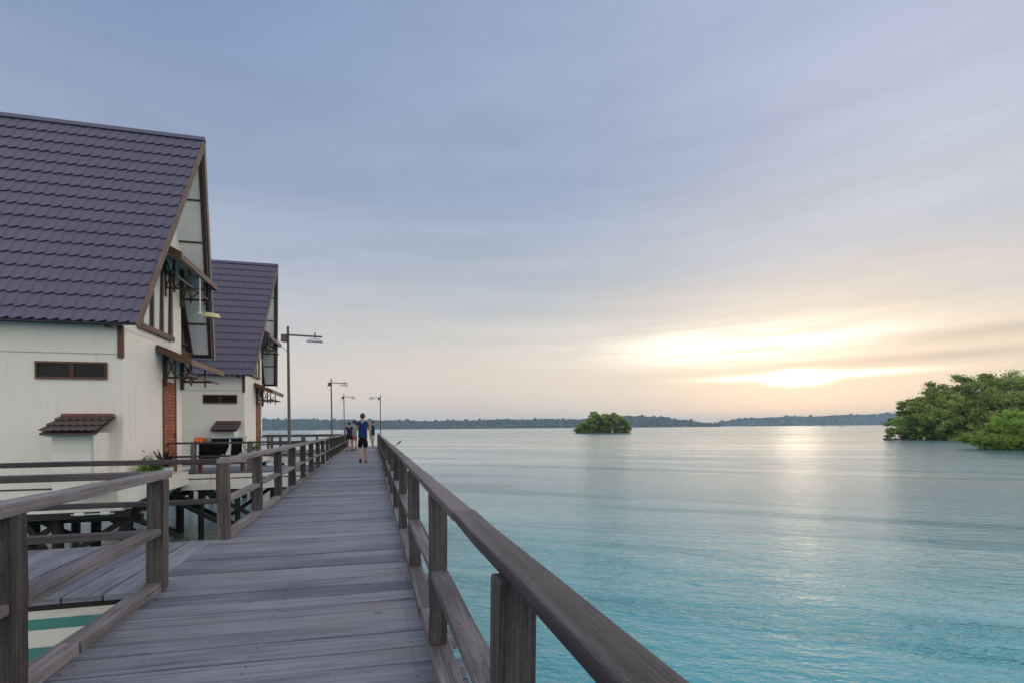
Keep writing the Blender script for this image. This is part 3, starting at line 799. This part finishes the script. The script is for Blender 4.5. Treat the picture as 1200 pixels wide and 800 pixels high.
# ================================================================== lamps
def lamp(y, x=-1.78, side=1, label=''):
    t = thing('street_lamp', (x, y, 0), label, 'street lamp', 'lamp posts along the boardwalk')
    mb = MB(); mb.tube([(x, y, -.35), (x, y, .9), (x-.012*side, y, 3.46)], [.04, .035, .026], 10); mb.build('pole', M['metal'], t, smooth=False)
    mb = MB(); mb.bar((x-.05*side, y-.03, 3.27), (x+.70*side, y-.03, 3.25), .025, .035); mb.build('arm', M['metal'], t)
    mb = MB(); mb.box((x-.15, y-.05, 3.12), (x-.03, y+.05, 3.28)); 
    (mb.build('control_box', M['metal'], t))
    mb = MB()
    c0 = x+.38*side; c1 = x+.72*side
    mb.add([(c0,y-.12,3.14),(c1,y-.12,3.13),(c1,y+.06,3.13),(c0,y+.06,3.14),(c0+.05*side,y-.09,3.20),(c1-.06*side,y-.09,3.205),(c1-.06*side,y+.03,3.205),(c0+.05*side,y+.03,3.20)],
           [(3,2,1,0),(4,5,6,7),(0,1,5,4),(1,2,6,5),(2,3,7,6),(3,0,4,7)])
    hd = mb.build('lamp_head', M['lampgrey'], t)
    mb = MB(); mb.tube([((c0+c1)/2, y-.03, 3.19), ((c0+c1)/2, y-.03, 3.34)], .015, 6); sub(mb.build('clamp', M['metal'], t), hd)
    mb = MB(); mb.tube([(x-.14, y, 3.2), (x-.2, y, 3.1), (x-.14, y, 3.0), (x-.02, y, 2.9)], .006, 5); mb.build('cable', M['hull'], t)
    return t
lamp(12.3, label='tallest looking lamp post, first along the left railing, beside the second house roof')
lamp(24.6, label='lamp post in the middle distance on the left railing, second from the viewer')
lamp(35.2, label='thin lamp post at the far left end of the boardwalk, beyond the couple')
lamp(35.8, x=.50, side=-1, label='lamp post on the right at the end of the boardwalk, its arm pointing left')
# hanging lantern of the first house
t = thing('hanging_lamp', (-4.0, 14.8, 4.9), 'white hanging lamp with yellowed oval head under the upper awning of the nearest house', 'lamp')
lx, ly = px(235.5, 13.4)
mb = MB(); mb.tube([(lx, ly, 5.14), (lx, ly, 4.21)], .018, 8); mb.tube([(lx-.03, ly, 4.21), (lx+.05, ly, 4.19)], .045, 8); mb.build('pipe', M['white'], t)
mb = MB()
ring = []
for k in range(20):
    a_ = 2*math.pi*k/20; ring.append((lx+.27+.22*math.cos(a_)*(1 if math.cos(a_) > 0 else 1), ly-.02+.10*math.sin(a_)))
vs = [(a_, b_, 4.13-.06*(a_-lx)) for a_, b_ in ring]+[(lx+.27+(a_-lx-.27)*.75, ly+(b_-ly)*.7, 4.25-.10*(a_-lx)) for a_, b_ in ring]
n_ = 20; mb.add(vs, [tuple(range(n_-1, -1, -1)), tuple(range(n_, 2*n_))]+[(i, (i+1) % n_, n_+(i+1) % n_, n_+i) for i in range(n_)])
mb.build('lamp_head', M['yellowlamp'], t)
# little floodlight on the right rail
t = thing('floodlight', (.40, 9.6, .9), 'small dark floodlight tilted up on the outside of the right railing', 'floodlight')
mb = MB(); mb.bar((.43, 9.6, .91), (.49, 9.61, .97), .10, .022, up=(-.6,0,.8)); mb.build('housing', M['hull'], t, bevel=.006)
mb = MB(); mb.bar((.36, 9.6, .86), (.44, 9.6, .92), .02, .01); mb.build('bracket', M['metal'], t)

# ================================================================== boats
t = thing('boat', (-3.5, 3.8, WATER), 'cream roofed boat with teal stripes moored under the side landing', 'boat')
zt_ = -.075
xa, xb, ya, yb = -7.5, -1.72, 2.7, 4.425
mb = MB(); mb.poly([(xa, ya, zt_), (xa, yb, zt_), (xa, yb, zt_-.05), (xa, ya, zt_-.05)], (xb-xa, 0, 0)); mb.build('roof', M['boatcream'], t, bevel=.01)
mb = MB()
for y, w in ((3.99, .21), (3.25, .40)): mb.box((xa, y, zt_+.002), (xb, y+w, zt_+.006))
mb.build('stripe', M['teal'], t)
mb = MB(); mb.box((xa+.2, ya+.12, -1.1), (xb-.15, yb-.12, zt_-.05)); cbn = mb.build('cabin', M['boatcream'], t)
mb = MB()
for i in range(5):
    x = xa+.5+i*1.05; mb.box((x, ya+.112, -.75), (x+.7, ya+.121, -.35))
sub(mb.build('window', M['louver'], t), cbn)
mb = MB(); hullpts = [(xa-.6,3.55),(xa+.2,2.75),(xb-.1,2.65),(xb+.05,2.9),(xb+.05,4.2),(xb-.1,4.4),(xa+.2,4.35)]
vs = [(x, y, -1.1) for x, y in hullpts]+[(x*.98-.07, 3.55+(y-3.55)*.7, WATER-.3) for x, y in hullpts]
n_ = len(hullpts); mb.add(vs, [tuple(range(n_)), tuple(range(2*n_-1, n_-1, -1))]+[(i, n_+i, n_+(i+1) % n_, (i+1) % n_) for i in range(n_)]); mb.build('hull', M['teal'], t)

def small_boat(x, y, L_, label, roof=True, head=0, grp=None):
    t = thing('boat', (0, 0, 0), label, 'boat')
    pts = [(-L_/2, 0), (-L_*.42, L_*.07), (L_*.3, L_*.085), (L_/2, 0), (L_*.3, -L_*.085), (-L_*.42, -L_*.07)]
    mb = MB(); n_ = 6
    vs = [(a_, b_, .5+(.25 if abs(a_) > L_*.45 else 0)) for a_, b_ in pts]+[(a_*.85, b_*.6, -.3) for a_, b_ in pts]
    mb.add(vs, [tuple(range(n_)), tuple(range(2*n_-1, n_-1, -1))]+[(i, n_+i, n_+(i+1) % n_, (i+1) % n_) for i in range(n_)]); mb.build('hull', M['hull'], t)
    if roof:
        mb = MB(); mb.box((-L_*.2, -L_*.06, 1.35), (L_*.2, L_*.06, 1.43)); mb.build('canopy', M['brown'], t)
        mb = MB()
        for a_ in (-.18, .18):
            for b_ in (-.05, .05): mb.box((L_*a_-.03, L_*b_-.03, .5), (L_*a_+.03, L_*b_+.03, 1.35))
        mb.build('canopy_post', M['hull'], t)
    t.location = (x, y, WATER); t.rotation_euler.z = head; return t
x, y = px(322, 190); small_boat(x, y, 9, 'dark canopied boat on the water beside the second house, under the far shore', head=R(-8))
x, y = px(985, 900); small_boat(x, y, 14, 'tiny dark boat far out near the right hand shore', head=R(5))
x, y = px(965, 950); small_boat(x, y, 9, 'tiniest dark boat just left of the other far boat', roof=False)

# ================================================================== planters, washing
t = thing('planter', (-4.7, 12.9, .06), 'white planter trough with leafy green plants on the ledge of the nearest house', 'planter')
mb = MB(); mb.poly([(-4.86, 12.55, .165), (-4.58, 12.55, .165), (-4.53, 12.55, .30), (-4.91, 12.55, .30)], (0, .95, 0)); mb.build('trough', M['trough'], t, bevel=.01)
def leafcards(n, c, sz, spread, droop=0, w=.3, seed=0):
    g = np.random.default_rng(seed); mbb = MB()
    for i in range(n):
        p = Vector(c)+Vector((g.normal()*spread[0], g.normal()*spread[1], abs(g.normal())*spread[2]))
        a_ = g.uniform(0, 2*math.pi); e_ = g.uniform(-.2, 1.0); d = Vector((math.cos(a_)*math.cos(e_), math.sin(a_)*math.cos(e_), math.sin(e_)))
        sd_ = d.cross(Vector((0,0,1))).normalized()*sz*w; l = sz*g.uniform(.6, 1.3)
        mbb.add([p, p+d*l*.5+sd_, p+d*l, p+d*l*.5-sd_], [(0,1,2,3)], None, float(g.random()))
    return mbb
leafcards(260, (-4.72, 13.0, .30), .11, (.09, .26, .13), seed=3).build('foliage', M['potleaf'], t)
t = thing('potted_plant', (-4.72, 13.9, .06), 'spiky dark red plant in a white pot before the brick red door', 'potted plant')
mb = MB(); mb.tube([(-4.7, 13.75, .165), (-4.7, 13.75, .25), (-4.7, 13.75, .34)], [.14, .18, .20], 14); mb.build('pot', M['trough'], t)
mb = MB()
for i in range(85):
    a_ = random.uniform(0, 2*math.pi); e_ = random.uniform(.15, 1.35); l = random.uniform(.42, .66)
    p = Vector((-4.7, 13.75, .34)); prev = None; vs = []
    sd_ = Vector((-math.sin(a_), math.cos(a_), 0))*.024
    for k in range(5):
        q = k/4; w_ = (1-q)**.6*(.5+q*2 if q < .3 else 1.1)
        pt = p+Vector((math.cos(a_), math.sin(a_), 0))*l*q*math.cos(e_)+Vector((0,0,1))*(l*q*math.sin(e_)-.14*q*q)
        vs += [pt-sd_*w_, pt+sd_*w_]
    mb.add(vs, [(2*k, 2*k+1, 2*k+3, 2*k+2) for k in range(4)], None, random.random())
mb.build('foliage', M['redleaf'], t)
t = thing('potted_plant', (-2.9, 22.5, .1), 'small green plant in a white pot on the walkway by the second house', 'potted plant')
px_, py_ = px(295, 17.5)
t.location = (px_, py_, .1); t['_org'] = (px_, py_, .1)
mb = MB(); mb.tube([(px_, py_, .1), (px_, py_, .4)], [.20, .30], 12); mb.build('pot', M['trough'], t)
leafcards(90, (px_, py_, .42), .16, (.14, .14, .14), seed=5).build('foliage', M['potleaf'], t)
# laundry rack behind the railing
ry = 15.45; rx0, rx1 = -4.50, -3.32; rz = .99
t = thing('drying_rack', (-3.5, ry, .1), 'drying rack loaded with washing on the deck in front of the nearest house', 'drying rack')
mb = MB()
for y in (ry-.18, ry+.18): mb.tube([(rx0, y, rz), (rx1, y, rz)], .012, 6)
for x in (rx0+.05, rx1-.05):
    for s in (-1, 1): mb.tube([(x, ry-.18*s, rz), (x, ry+.25*s, .1)], .012, 6)
mb.tube([(rx1+.02, ry-.2, .1), (rx1+.02, ry-.2, rz+.05)], .018, 6)
mb.build('frame', M['lampgrey'], t)
def cloth(name, x0, x1, zt, zbs, y, mat, label, cat='clothes', bulge=.03):
    nx_ = 14; nz_ = 9; vs = []
    for i in range(nx_+1):
        x = x0+(x1-x0)*i/nx_; zb_ = float(np.interp(i/nx_, np.linspace(0, 1, len(zbs)), zbs))
        for k in range(nz_+1):
            q = k/nz_; vs.append((x+.01*math.sin(q*5+i), y+bulge*math.sin(i*1.3)*q+.01*math.sin(k), zt+(zb_-zt)*q))
    # fold over the bar
    fs = [(i*(nz_+1)+k, (i+1)*(nz_+1)+k, (i+1)*(nz_+1)+k+1, i*(nz_+1)+k+1) for i in range(nx_) for k in range(nz_)]
    mb = MB(); mb.add(vs, fs); o = mb.build(name, mat)
    sm = o.modifiers.new('s', 'SOLIDIFY'); sm.thickness = .02
    recenter(o, ((x0+x1)/2, y, zt)); return tag(o, label, cat, 'washing on the drying rack')
cloth('trousers', -4.42, -3.70, rz-.02, [.36,.33,.35,.33,.34,.37,.58,.50,.76], ry-.195, M['black'], 'wide black cloth hanging from the left half of the drying rack')
cloth('shirt', -3.66, -3.38, rz-.02, [.36,.34,.38,.62,.55], ry-.20, M['black'], 'narrow black shirt hanging on the right end of the drying rack')
o = cloth('towel', -4.52, -4.27, rz+.01, [.86,.83,.83,.86], ry-.23, M['orange'], 'bright orange cloth over the left end of the drying rack', bulge=.05)
cloth('towel', -4.25, -4.12, rz+.01, [.87,.88], ry-.222, M['mauve'], 'small mauve patterned cloth beside the orange one on the rack')
cloth('towel', -3.74, -3.38, rz+.03, [.97,.96,.97], ry-.225, M['paleblue'], 'pale blue cloth laid along the right of the rack top')
t = thing('bench', (-3.5, 13.9, .1), 'low red brown wooden bench under the drying rack', 'bench')
mb = MB(); mb.box((-4.45, 15.0, .30), (-3.25, 15.26, .34)); mb.build('seat', M['bench'], t)
for x in (-4.35, -3.35): mb = MB(); mb.box((x-.03, 15.04, .1), (x+.03, 15.22, .30)); mb.build('leg', M['bench'], t)

# ================================================================== trees
def tree_mesh(h, spread, nclump, nleaf, lsz, seed, lean=(0,0), low=.05, flat=.75, csz=.16):
    """returns crown arrays and trunk MB of one tree with base at the origin"""
    g = np.random.default_rng(seed); mbt = MB()
    tips = []
    nst = g.integers(2, 4)
    for s in range(nst):
        a_ = g.uniform(0, 2*math.pi); r0 = g.uniform(0, .06)*spread
        p = Vector((math.cos(a_)*r0, math.sin(a_)*r0, -.3)); q = Vector((lean[0]*h+math.cos(a_)*spread*.28, lean[1]*h+math.sin(a_)*spread*.28, h*g.uniform(.5, .7)))
        mid = (p+q)/2+Vector(g.normal(size=3)*.06*h)
        mbt.tube([p, mid, q], [h*.022, h*.016, h*.009], 6, r=.5)
        for k in range(6):
            f_ = g.uniform(.35, 1); st = mid.lerp(q, f_); a2 = g.uniform(0, 2*math.pi)
            e_ = st+Vector((math.cos(a2)*spread*.33, math.sin(a2)*spread*.33, h*g.uniform(-.02, .28)))
            mbt.tube([st, (st+e_)/2+Vector((0,0,h*.03)), e_], [h*.008, h*.006, h*.003], 5, r=.5)
    for k in range(9):
        a2 = g.uniform(0, 2*math.pi); r2 = spread*g.uniform(.10, .30); c2, s2 = math.cos(a2), math.sin(a2)
        mbt.tube([(c2*r2*.15, s2*r2*.15, h*.2), (c2*r2*.7, s2*r2*.7, h*.13), (c2*r2, s2*r2, -.4)], [h*.007, h*.006, h*.005], 5, r=.5)
    # clump centres: uneven shell of an ellipsoid reaching from low*h to h
    cs = []
    ph = g.uniform(0, 6.28, 6)
    while len(cs) < nclump:
        a_ = g.uniform(0, 2*math.pi); z = g.uniform(-1, 1); rr = math.sqrt(1-z*z)
        sh = g.uniform(.55, 1.0)**.5
        lump = 1+.20*math.sin(3*a_+ph[0]+2*z)+.16*math.sin(5*z+ph[1]+a_)+.10*math.sin(7*a_+ph[2])
        wz = spread*.5*(1-.18*max(z, 0))
        x = rr*math.cos(a_)*wz*sh*lump; y = rr*math.sin(a_)*wz*sh*lump
        zz = h*(low+(1-low)*(.5+.5*z*sh*min(lump, 1.12)))
        cs.append((x+lean[0]*zz, y+lean[1]*zz, zz))
    cs = np.array(cs); rad = g.uniform(.6, 1.3, nclump)*csz*spread
    cl_r = g.random(nclump)
    idx = g.integers(0, nclump, nleaf)
    d = g.normal(size=(nleaf, 3)); d /= np.linalg.norm(d, axis=1)[:, None]; rr = g.random(nleaf)**.45*np.where(g.random(nleaf) < .22, 1.75, 1.0)
    P = cs[idx]+d*(rad[idx]*rr)[:, None]*np.array([1, 1, flat*.75])
    P[:, 2] = np.maximum(P[:, 2], h*.01)
    nrm = d*.6+g.normal(size=(nleaf, 3))*.5+np.array([0, 0, .5]); nrm /= np.linalg.norm(nrm, axis=1)[:, None]
    t1 = np.cross(nrm, g.normal(size=(nleaf, 3))); t1 /= np.linalg.norm(t1, axis=1)[:, None]; t2 = np.cross(nrm, t1)
    s1 = (lsz*g.uniform(.6, 1.4, nleaf))[:, None]; s2 = s1*g.uniform(.4, .7, nleaf)[:, None]
    V = np.stack([P-t1*s1, P-t2*s2, P+t1*s1, P+t2*s2], 1).reshape(-1, 3)
    F = np.arange(nleaf*4).reshape(-1, 4)
    rn = np.clip(cl_r[idx]*.7+g.random(nleaf)*.3, 0, 1)
    return V, F, rn, mbt
def make_tree(name, label, cat, loc, rotz=0, scale=1, group=None, mat='leaf', **k):
    t = thing(name, (0,0,0), label, cat, group); V, F, rn, mbt = tree_mesh(**k)
    np_mesh('crown', V, F, rn, M[mat], t); mbt.build('trunk', M['bark'], t)
    t.location = loc; t.rotation_euler.z = rotz; t.scale = (scale,)*3; return t

G = 'mangrove trees of the right hand shore'
protoA = None
specs = [ # column, depth, height, spread, label
 (1061, 96, 4.6, 5.5, 'low mangrove at the left tip of the right hand shore, leaning over the water'),
 (1076, 100, 7.6, 8.5, 'mangrove with an open twiggy top near the left tip of the right hand shore'),
 (1095, 98, 9.2, 10, 'mid green mangrove third from the left tip of the shore'),
 (1116, 104, 10.8, 11, 'rounded mangrove just left of the tallest tree of the right hand shore'),
 (1135, 102, 13.0, 14, 'tallest mangrove of the right hand shore, with sky showing through its top'),
 (1165, 104, 12.8, 15, 'broad high mangrove right of the tallest one'),
 (1198, 100, 12.0, 15, 'tall mangrove cut by the right edge of the picture'),
 (1100, 92, 5.6, 8.5, 'low bushy mangrove on the waterline beneath the sunset trees'),
 (1126, 90, 6.5, 9, 'low mangrove with dark bare roots in the middle of the shore'),
 (1150, 90, 7.2, 10, 'low mangrove behind the bright green bush'),
 (1180, 92, 8.5, 12, 'bushy mangrove above the bright green bush, near the right edge'),
 (1240, 100, 12.5, 16, 'mangrove beyond the right edge of the picture'),
]
for i, (u, dd, hh, sprd, lab) in enumerate(specs[:-1]):
    x, y = px(u, dd)
    op = i in (1, 4, 0)
    make_tree('mangrove_tree', lab, 'tree', (x, y, WATER), group=G, h=hh, spread=sprd, nclump=90 if not op else 60, nleaf=15000 if hh > 7 else 9000, lsz=.20, seed=30+i, low=-.08 if hh < 9 else .12, csz=.10 if not op else .085)
for i, (u, dd, hh, sprd, lab) in enumerate([(1170, 56, 2.3, 4.6, 'bright yellow green mangrove bush nearest on the right, its left half'), (1203, 55, 4.2, 6.2, 'bright green mangrove bush at the right edge, rising higher than its neighbour')]):
    x, y = px(u, dd)
    make_tree('mangrove_bush', lab, 'bush', (x, y, WATER), group='bright bushes at the right edge', mat='brightleaf', h=hh, spread=sprd, nclump=110, nleaf=20000, lsz=.10, seed=80+i, low=-.05, csz=.09)
# shore under the mangroves
mb = MB(); n_ = 40; vs = []
cx, cy = px(1190, 112)
for k in range(n_):
    a_ = 2*math.pi*k/n_; u = Vector((math.cos(YAW), -math.sin(YAW))); v_ = Vector((math.sin(YAW), math.cos(YAW)))
    w = (u*math.cos(a_)*24+v_*math.sin(a_)*12)*(1+.08*math.sin(5*a_)); vs.append((cx+w.x, cy+w.y, WATER-.1))
vs2 = [(cx+(x-cx)*.8, cy+(y-cy)*.8, WATER+.5) for x, y, z in vs]
mb.add(vs+vs2, [tuple(range(n_, 2*n_))]+[(i, (i+1) % n_, n_+(i+1) % n_, n_+i) for i in range(n_)]); tag(mb.build('shore', M['rock']), kind='structure')
x, y = px(1042, 93)
for j, (ox, sc_) in enumerate(((0, 1.0), (1.4, .6))):
    V, F, rn = blobs([(0,0,0)], [1.0*sc_], .45); o = np_mesh('rock', V, F, rn, M['rock']); o.location = (x+ox, y, WATER+.1)
    tag(o, ['brown rock in the water at the left tip of the mangrove shore', 'smaller brown rock right beside the tip rock of the mangrove shore'][j], 'rock')
# islet
DI = 605*2.8/7.6
Gi = 'trees crowded on the islet'
isl = [(683,5.2,8,'lowest islet tree at its left end'), (692,7.6,9,'rounded islet tree second from its left end'), (697,11.2,6,'tallest islet tree, with a flat tuft left of the middle', ),
       (704,8.5,9,'bushy islet tree under and right of the tall tuft'), (709,10.0,7,'islet tree with a small tuft at the middle of the islet'), (715,8.8,9,'full islet tree right of the middle'),
       (720,10.6,6.5,'pointed islet tree standing up right of the middle'), (726,8.6,9,'rounded islet tree second from its right end'), (732,5.6,7,'lowest islet tree at its right end')]
for i, (u, hh, sprd, lab) in enumerate(isl):
    x, y = px(u, DI+random.uniform(-3, 5))
    make_tree('islet_tree', lab, 'tree', (x, y, WATER-.1), group=Gi, h=hh*.86, spread=sprd*.80, nclump=60, nleaf=6000, lsz=.34, seed=120+i, low=-.12 if hh < 9.5 else .2, csz=.13)
x, y = px(708, DI); V, F, rn = blobs([(0,0,0)], [1.0], .14); F_ = F
o = np_mesh('islet', V*np.array([10.8,6,1]), F, rn, M['rock']); o.location = (x, y, WATER+.1); o.rotation_euler.z = -YAW; tag(o, kind='structure')

# ================================================================== people
def skinned(name, joints, edges, radii, mat, parent, root=None, sub_=2):
    names = list(joints); ix = {n: i for i, n in enumerate(names)}
    me = bpy.data.meshes.new(name); me.from_pydata([joints[n] for n in names], [(ix[a], ix[b]) for a, b in edges], [])
    o = bpy.data.objects.new(name, me); C.objects.link(o)
    md = o.modifiers.new('skin', 'SKIN'); md.use_smooth_shade = True; md.branch_smoothing = .6
    sv = me.skin_vertices[0].data
    for n in names:
        r_ = radii[n]; sv[ix[n]].radius = r_ if hasattr(r_, '__len__') else (r_, r_)
        sv[ix[n]].use_root = (n == (root or names[0]))
    sb = o.modifiers.new('sub', 'SUBSURF'); sb.levels = sub_; sb.render_levels = sub_
    dg = bpy.context.evaluated_depsgraph_get(); dg.update()
    m2 = bpy.data.meshes.new_from_object(o.evaluated_get(dg)); m2.name = name
    bpy.data.objects.remove(o); m2.materials.clear(); m2.materials.append(mat)
    at = m2.attributes.new('rnd', 'FLOAT', 'FACE')
    o2 = bpy.data.objects.new(name, m2); C.objects.link(o2); o2.parent = parent
    return o2
def ellipsoid(name, c, s, mat, parent, cut=None):
    bm = bmesh.new(); bmesh.ops.create_icosphere(bm, subdivisions=3, radius=1)
    for v in bm.verts: v.co = Vector((c[0]+v.co.x*s[0], c[1]+v.co.y*s[1], c[2]+v.co.z*s[2]))
    if cut: bmesh.ops.delete(bm, geom=[v for v in bm.verts if cut(v.co)], context='VERTS')
    me = bpy.data.meshes.new(name); bm.to_mesh(me); bm.free(); me.materials.append(mat)
    me.polygons.foreach_set('use_smooth', [True]*len(me.polygons))
    o = bpy.data.objects.new(name, me); C.objects.link(o); o.parent = parent; return o
def person(label, loc, rotz, H, pose, shirt, shorts, hair, sleeve=.5, short_len=.9, long_hair=False, female=False, inner=None, shoe=None):
    """local frame: faces +y, 1 unit = metre, scaled to H (built for 1.75)"""
    t = thing('person', (0,0,0), label, 'person')
    sw = .19 if not female else .165; hw = .09
    J = {'pelvis': (0,0,.93), 'waist': (0,.005,1.08), 'chest': (0,-.005,1.28), 'neckb': (0,-.02,1.45), 'neck': (0,-.005,1.53), 'head': (0,.01,1.62), 'crown': (0,.005,1.70)}
    Rr = {'pelvis': (.15,.115), 'waist': (.132,.10), 'chest': (.155,.11), 'neckb': (.075,.065), 'neck': (.055,.055), 'head': (.072,.088), 'crown': (.055,.065)}
    Ed = [('pelvis','waist'), ('waist','chest'), ('chest','neckb'), ('neckb','neck'), ('neck','head'), ('head','crown')]
    for s, n in ((-1,'l'), (1,'r')):
        P = {**{'sh': (s*sw,-.01,1.40), 'el': (s*(sw+.06),-.02,1.13), 'wr': (s*(sw+.07),.05,.90), 'ha': (s*(sw+.07),.06,.86), 'hip': (s*hw,0,.90), 'kn': (s*(hw+.01),.02,.50), 'an': (s*(hw+.01),-.02,.09), 'ft': (s*(hw+.02),.12,.035)}, **{k[:-1]: v for k, v in pose.items() if k.endswith('_'+n) or k[-1] == n and k[:-1] in ('sh','el','wr','ha','hip','kn','an','ft')}}
        for k, r_ in (('sh',.062), ('el',.040), ('wr',.026), ('ha',.030), ('hip',.092), ('kn',.056), ('an',.036), ('ft',.034)):
            J[k+n] = P[k]; Rr[k+n] = r_
        Ed += [('chest','sh'+n), ('sh'+n,'el'+n), ('el'+n,'wr'+n), ('wr'+n,'ha'+n), ('pelvis','hip'+n), ('hip'+n,'kn'+n), ('kn'+n,'an'+n), ('an'+n,'ft'+n)]
        wv_, hv_ = Vector(P['wr']), Vector(P['ha']); fd = (hv_-wv_).normalized()
        for f in range(4):
            o_ = Vector((0, (f-1.5)*.017, 0)); a_ = hv_+o_+fd*.035; b_ = a_+fd*(.045-.006*abs(f-1.2))+Vector((-s*.012,0,0))
            J['f%d%s' % (f, n)] = tuple(a_); J['g%d%s' % (f, n)] = tuple(b_); Rr['f%d%s' % (f, n)] = .009; Rr['g%d%s' % (f, n)] = .007
            Ed += [('ha'+n, 'f%d%s' % (f, n)), ('f%d%s' % (f, n), 'g%d%s' % (f, n))]
        a_ = hv_+Vector((-s*.01, .035, .01)); J['th'+n] = tuple(a_+fd*.01); J['tt'+n] = tuple(a_+fd*.045+Vector((0,.008,0))); Rr['th'+n] = .010; Rr['tt'+n] = .008
        Ed += [('ha'+n, 'th'+n), ('th'+n, 'tt'+n)]
    body = skinned('body', J, Ed, Rr, M['skin'], t)
    # shirt
    g = 1.18
    Js = {k: J[k] for k in ('pelvis','waist','chest')}; Rs = {'pelvis': (.172,.135), 'waist': (.165,.125), 'chest': (.178,.132)}
    Js['low'] = (0, 0, .85); Rs['low'] = (.178,.14); Js['up'] = (0,-.012,1.385); Rs['up'] = (.13,.105); Js['col'] = (0,-.018,1.47); Rs['col'] = (.082,.074)
    Es = [('low','pelvis'), ('pelvis','waist'), ('waist','chest'), ('chest','up'), ('up','col')]
    for n in 'lr':
        sh, el_ = Vector(J['sh'+n]), Vector(J['el'+n]); Js['sh'+n] = J['sh'+n]; Rs['sh'+n] = .088; Js['sl'+n] = tuple(sh.lerp(el_, sleeve)); Rs['sl'+n] = .066
        Es += [('up','sh'+n), ('sh'+n,'sl'+n)]
    skinned('shirt', Js, Es, Rs, M[shirt], t, root='waist')
    Js = {'pelvis': (0,0,.94), 'top': (0,0,1.0)}; Rs = {'pelvis': (.168,.132), 'top': (.15,.12)}; Es = [('top','pelvis')]
    for n in 'lr':
        hp, kn, an = (Vector(J[k+n]) for k in ('hip','kn','an'))
        Js['hip'+n] = tuple(hp); Rs['hip'+n] = .112; Js['hem'+n] = tuple(hp.lerp(kn, short_len)); Rs['hem'+n] = .092
        Es += [('pelvis','hip'+n), ('hip'+n,'hem'+n)]
    skinned('shorts', Js, Es, Rs, M[shorts], t, root='pelvis')
    # head details
    hx, hy, hz = J['head']
    ellipsoid('hair', (hx, hy-.018, hz+.035), (.088,.10,.10), M[hair], t, cut=lambda c_: c_.y > hy+.045 and c_.z < hz+.075)
    if long_hair: ellipsoid('hair', (hx, hy-.05, hz-.03), (.095,.075,.15), M[hair], t)
    for s in (-1, 1):
        o = ellipsoid('ear', (hx+s*.078, hy, hz+.0), (.014,.022,.032), M['skin'], t)
        ellipsoid('eye', (hx+s*.032, hy+.082, hz+.012), (.012,.008,.008), M['hair'], t)
    ellipsoid('nose', (hx, hy+.095, hz-.015), (.014,.022,.024), M['skin'], t)
    ellipsoid('mouth', (hx, hy+.083, hz-.055), (.026,.008,.007), M['redcloth'], t)
    if shoe:
        for n in 'lr':
            f_ = Vector(J['ft'+n]); a_ = Vector(J['an'+n]); mbb = MB(); d = (f_-a_); d.normalize()
            back_ = a_+(f_-a_)*.0+Vector((0,0,-.045)); tip = f_+(f_-a_).normalized()*.06
            mbb.bar(back_-(Vector((d.x,d.y,0)))*.05, tip+Vector((0,0,-.005)), .085, .05); mbb.build('shoe', M[shoe], t, bevel=.015)
    s = H/1.75; t.location = loc; t.rotation_euler.z = rotz; t.scale = (s, s, s)
    return t
person('man in blue T-shirt and black shorts walking away down the boardwalk', (-.335, 18.7, .0), R(3), 1.74,
       {'knl': (-.09,.06,.50), 'anl': (-.09,-.18,.20), 'ftl': (-.09,-.14,.09), 'knr': (.09,.06,.49), 'anr': (.10,.04,.085), 'ftr': (.11,.19,.035),
        'ell': (-.25,-.07,1.14), 'wrl': (-.25,-.03,.90), 'hal': (-.25,-.01,.85), 'elr': (.25,-.02,1.13), 'wrr': (.27,.10,.92), 'har': (.27,.12,.87)},
       'blue', 'black', 'brownhair', short_len=.95, shoe='hull')
person('dark haired woman in dark top and black shorts at the left rail', (-1.20, 28.8, 0), R(-8), 1.56, {}, 'navy', 'black', 'hair', sleeve=.5, short_len=.55, long_hair=False, female=True, shoe='hull')
person('person in a teal top, half hidden behind the dark haired woman', (-.98, 29.7, 0), R(35), 1.66,
       {'elr': (.27,.08,1.18), 'wrr': (.22,.27,1.12), 'har': (.20,.31,1.12)}, 'tealcloth', 'redcloth', 'hair', short_len=.8, shoe='hull')
person('man in navy T-shirt and beige shorts at the right rail, arms raised', (.0, 29.4, 0), R(80), 1.66,
       {'ell': (-.22,.12,1.20), 'wrl': (-.12,.33,1.32), 'hal': (-.10,.37,1.35), 'elr': (.24,.14,1.20), 'wrr': (.12,.33,1.28), 'har': (.09,.37,1.30)}, 'navy', 'beige', 'brownhair', short_len=.85, shoe='white')

# drop helper properties
for o in bpy.data.objects:
    if '_org' in o: del o['_org']
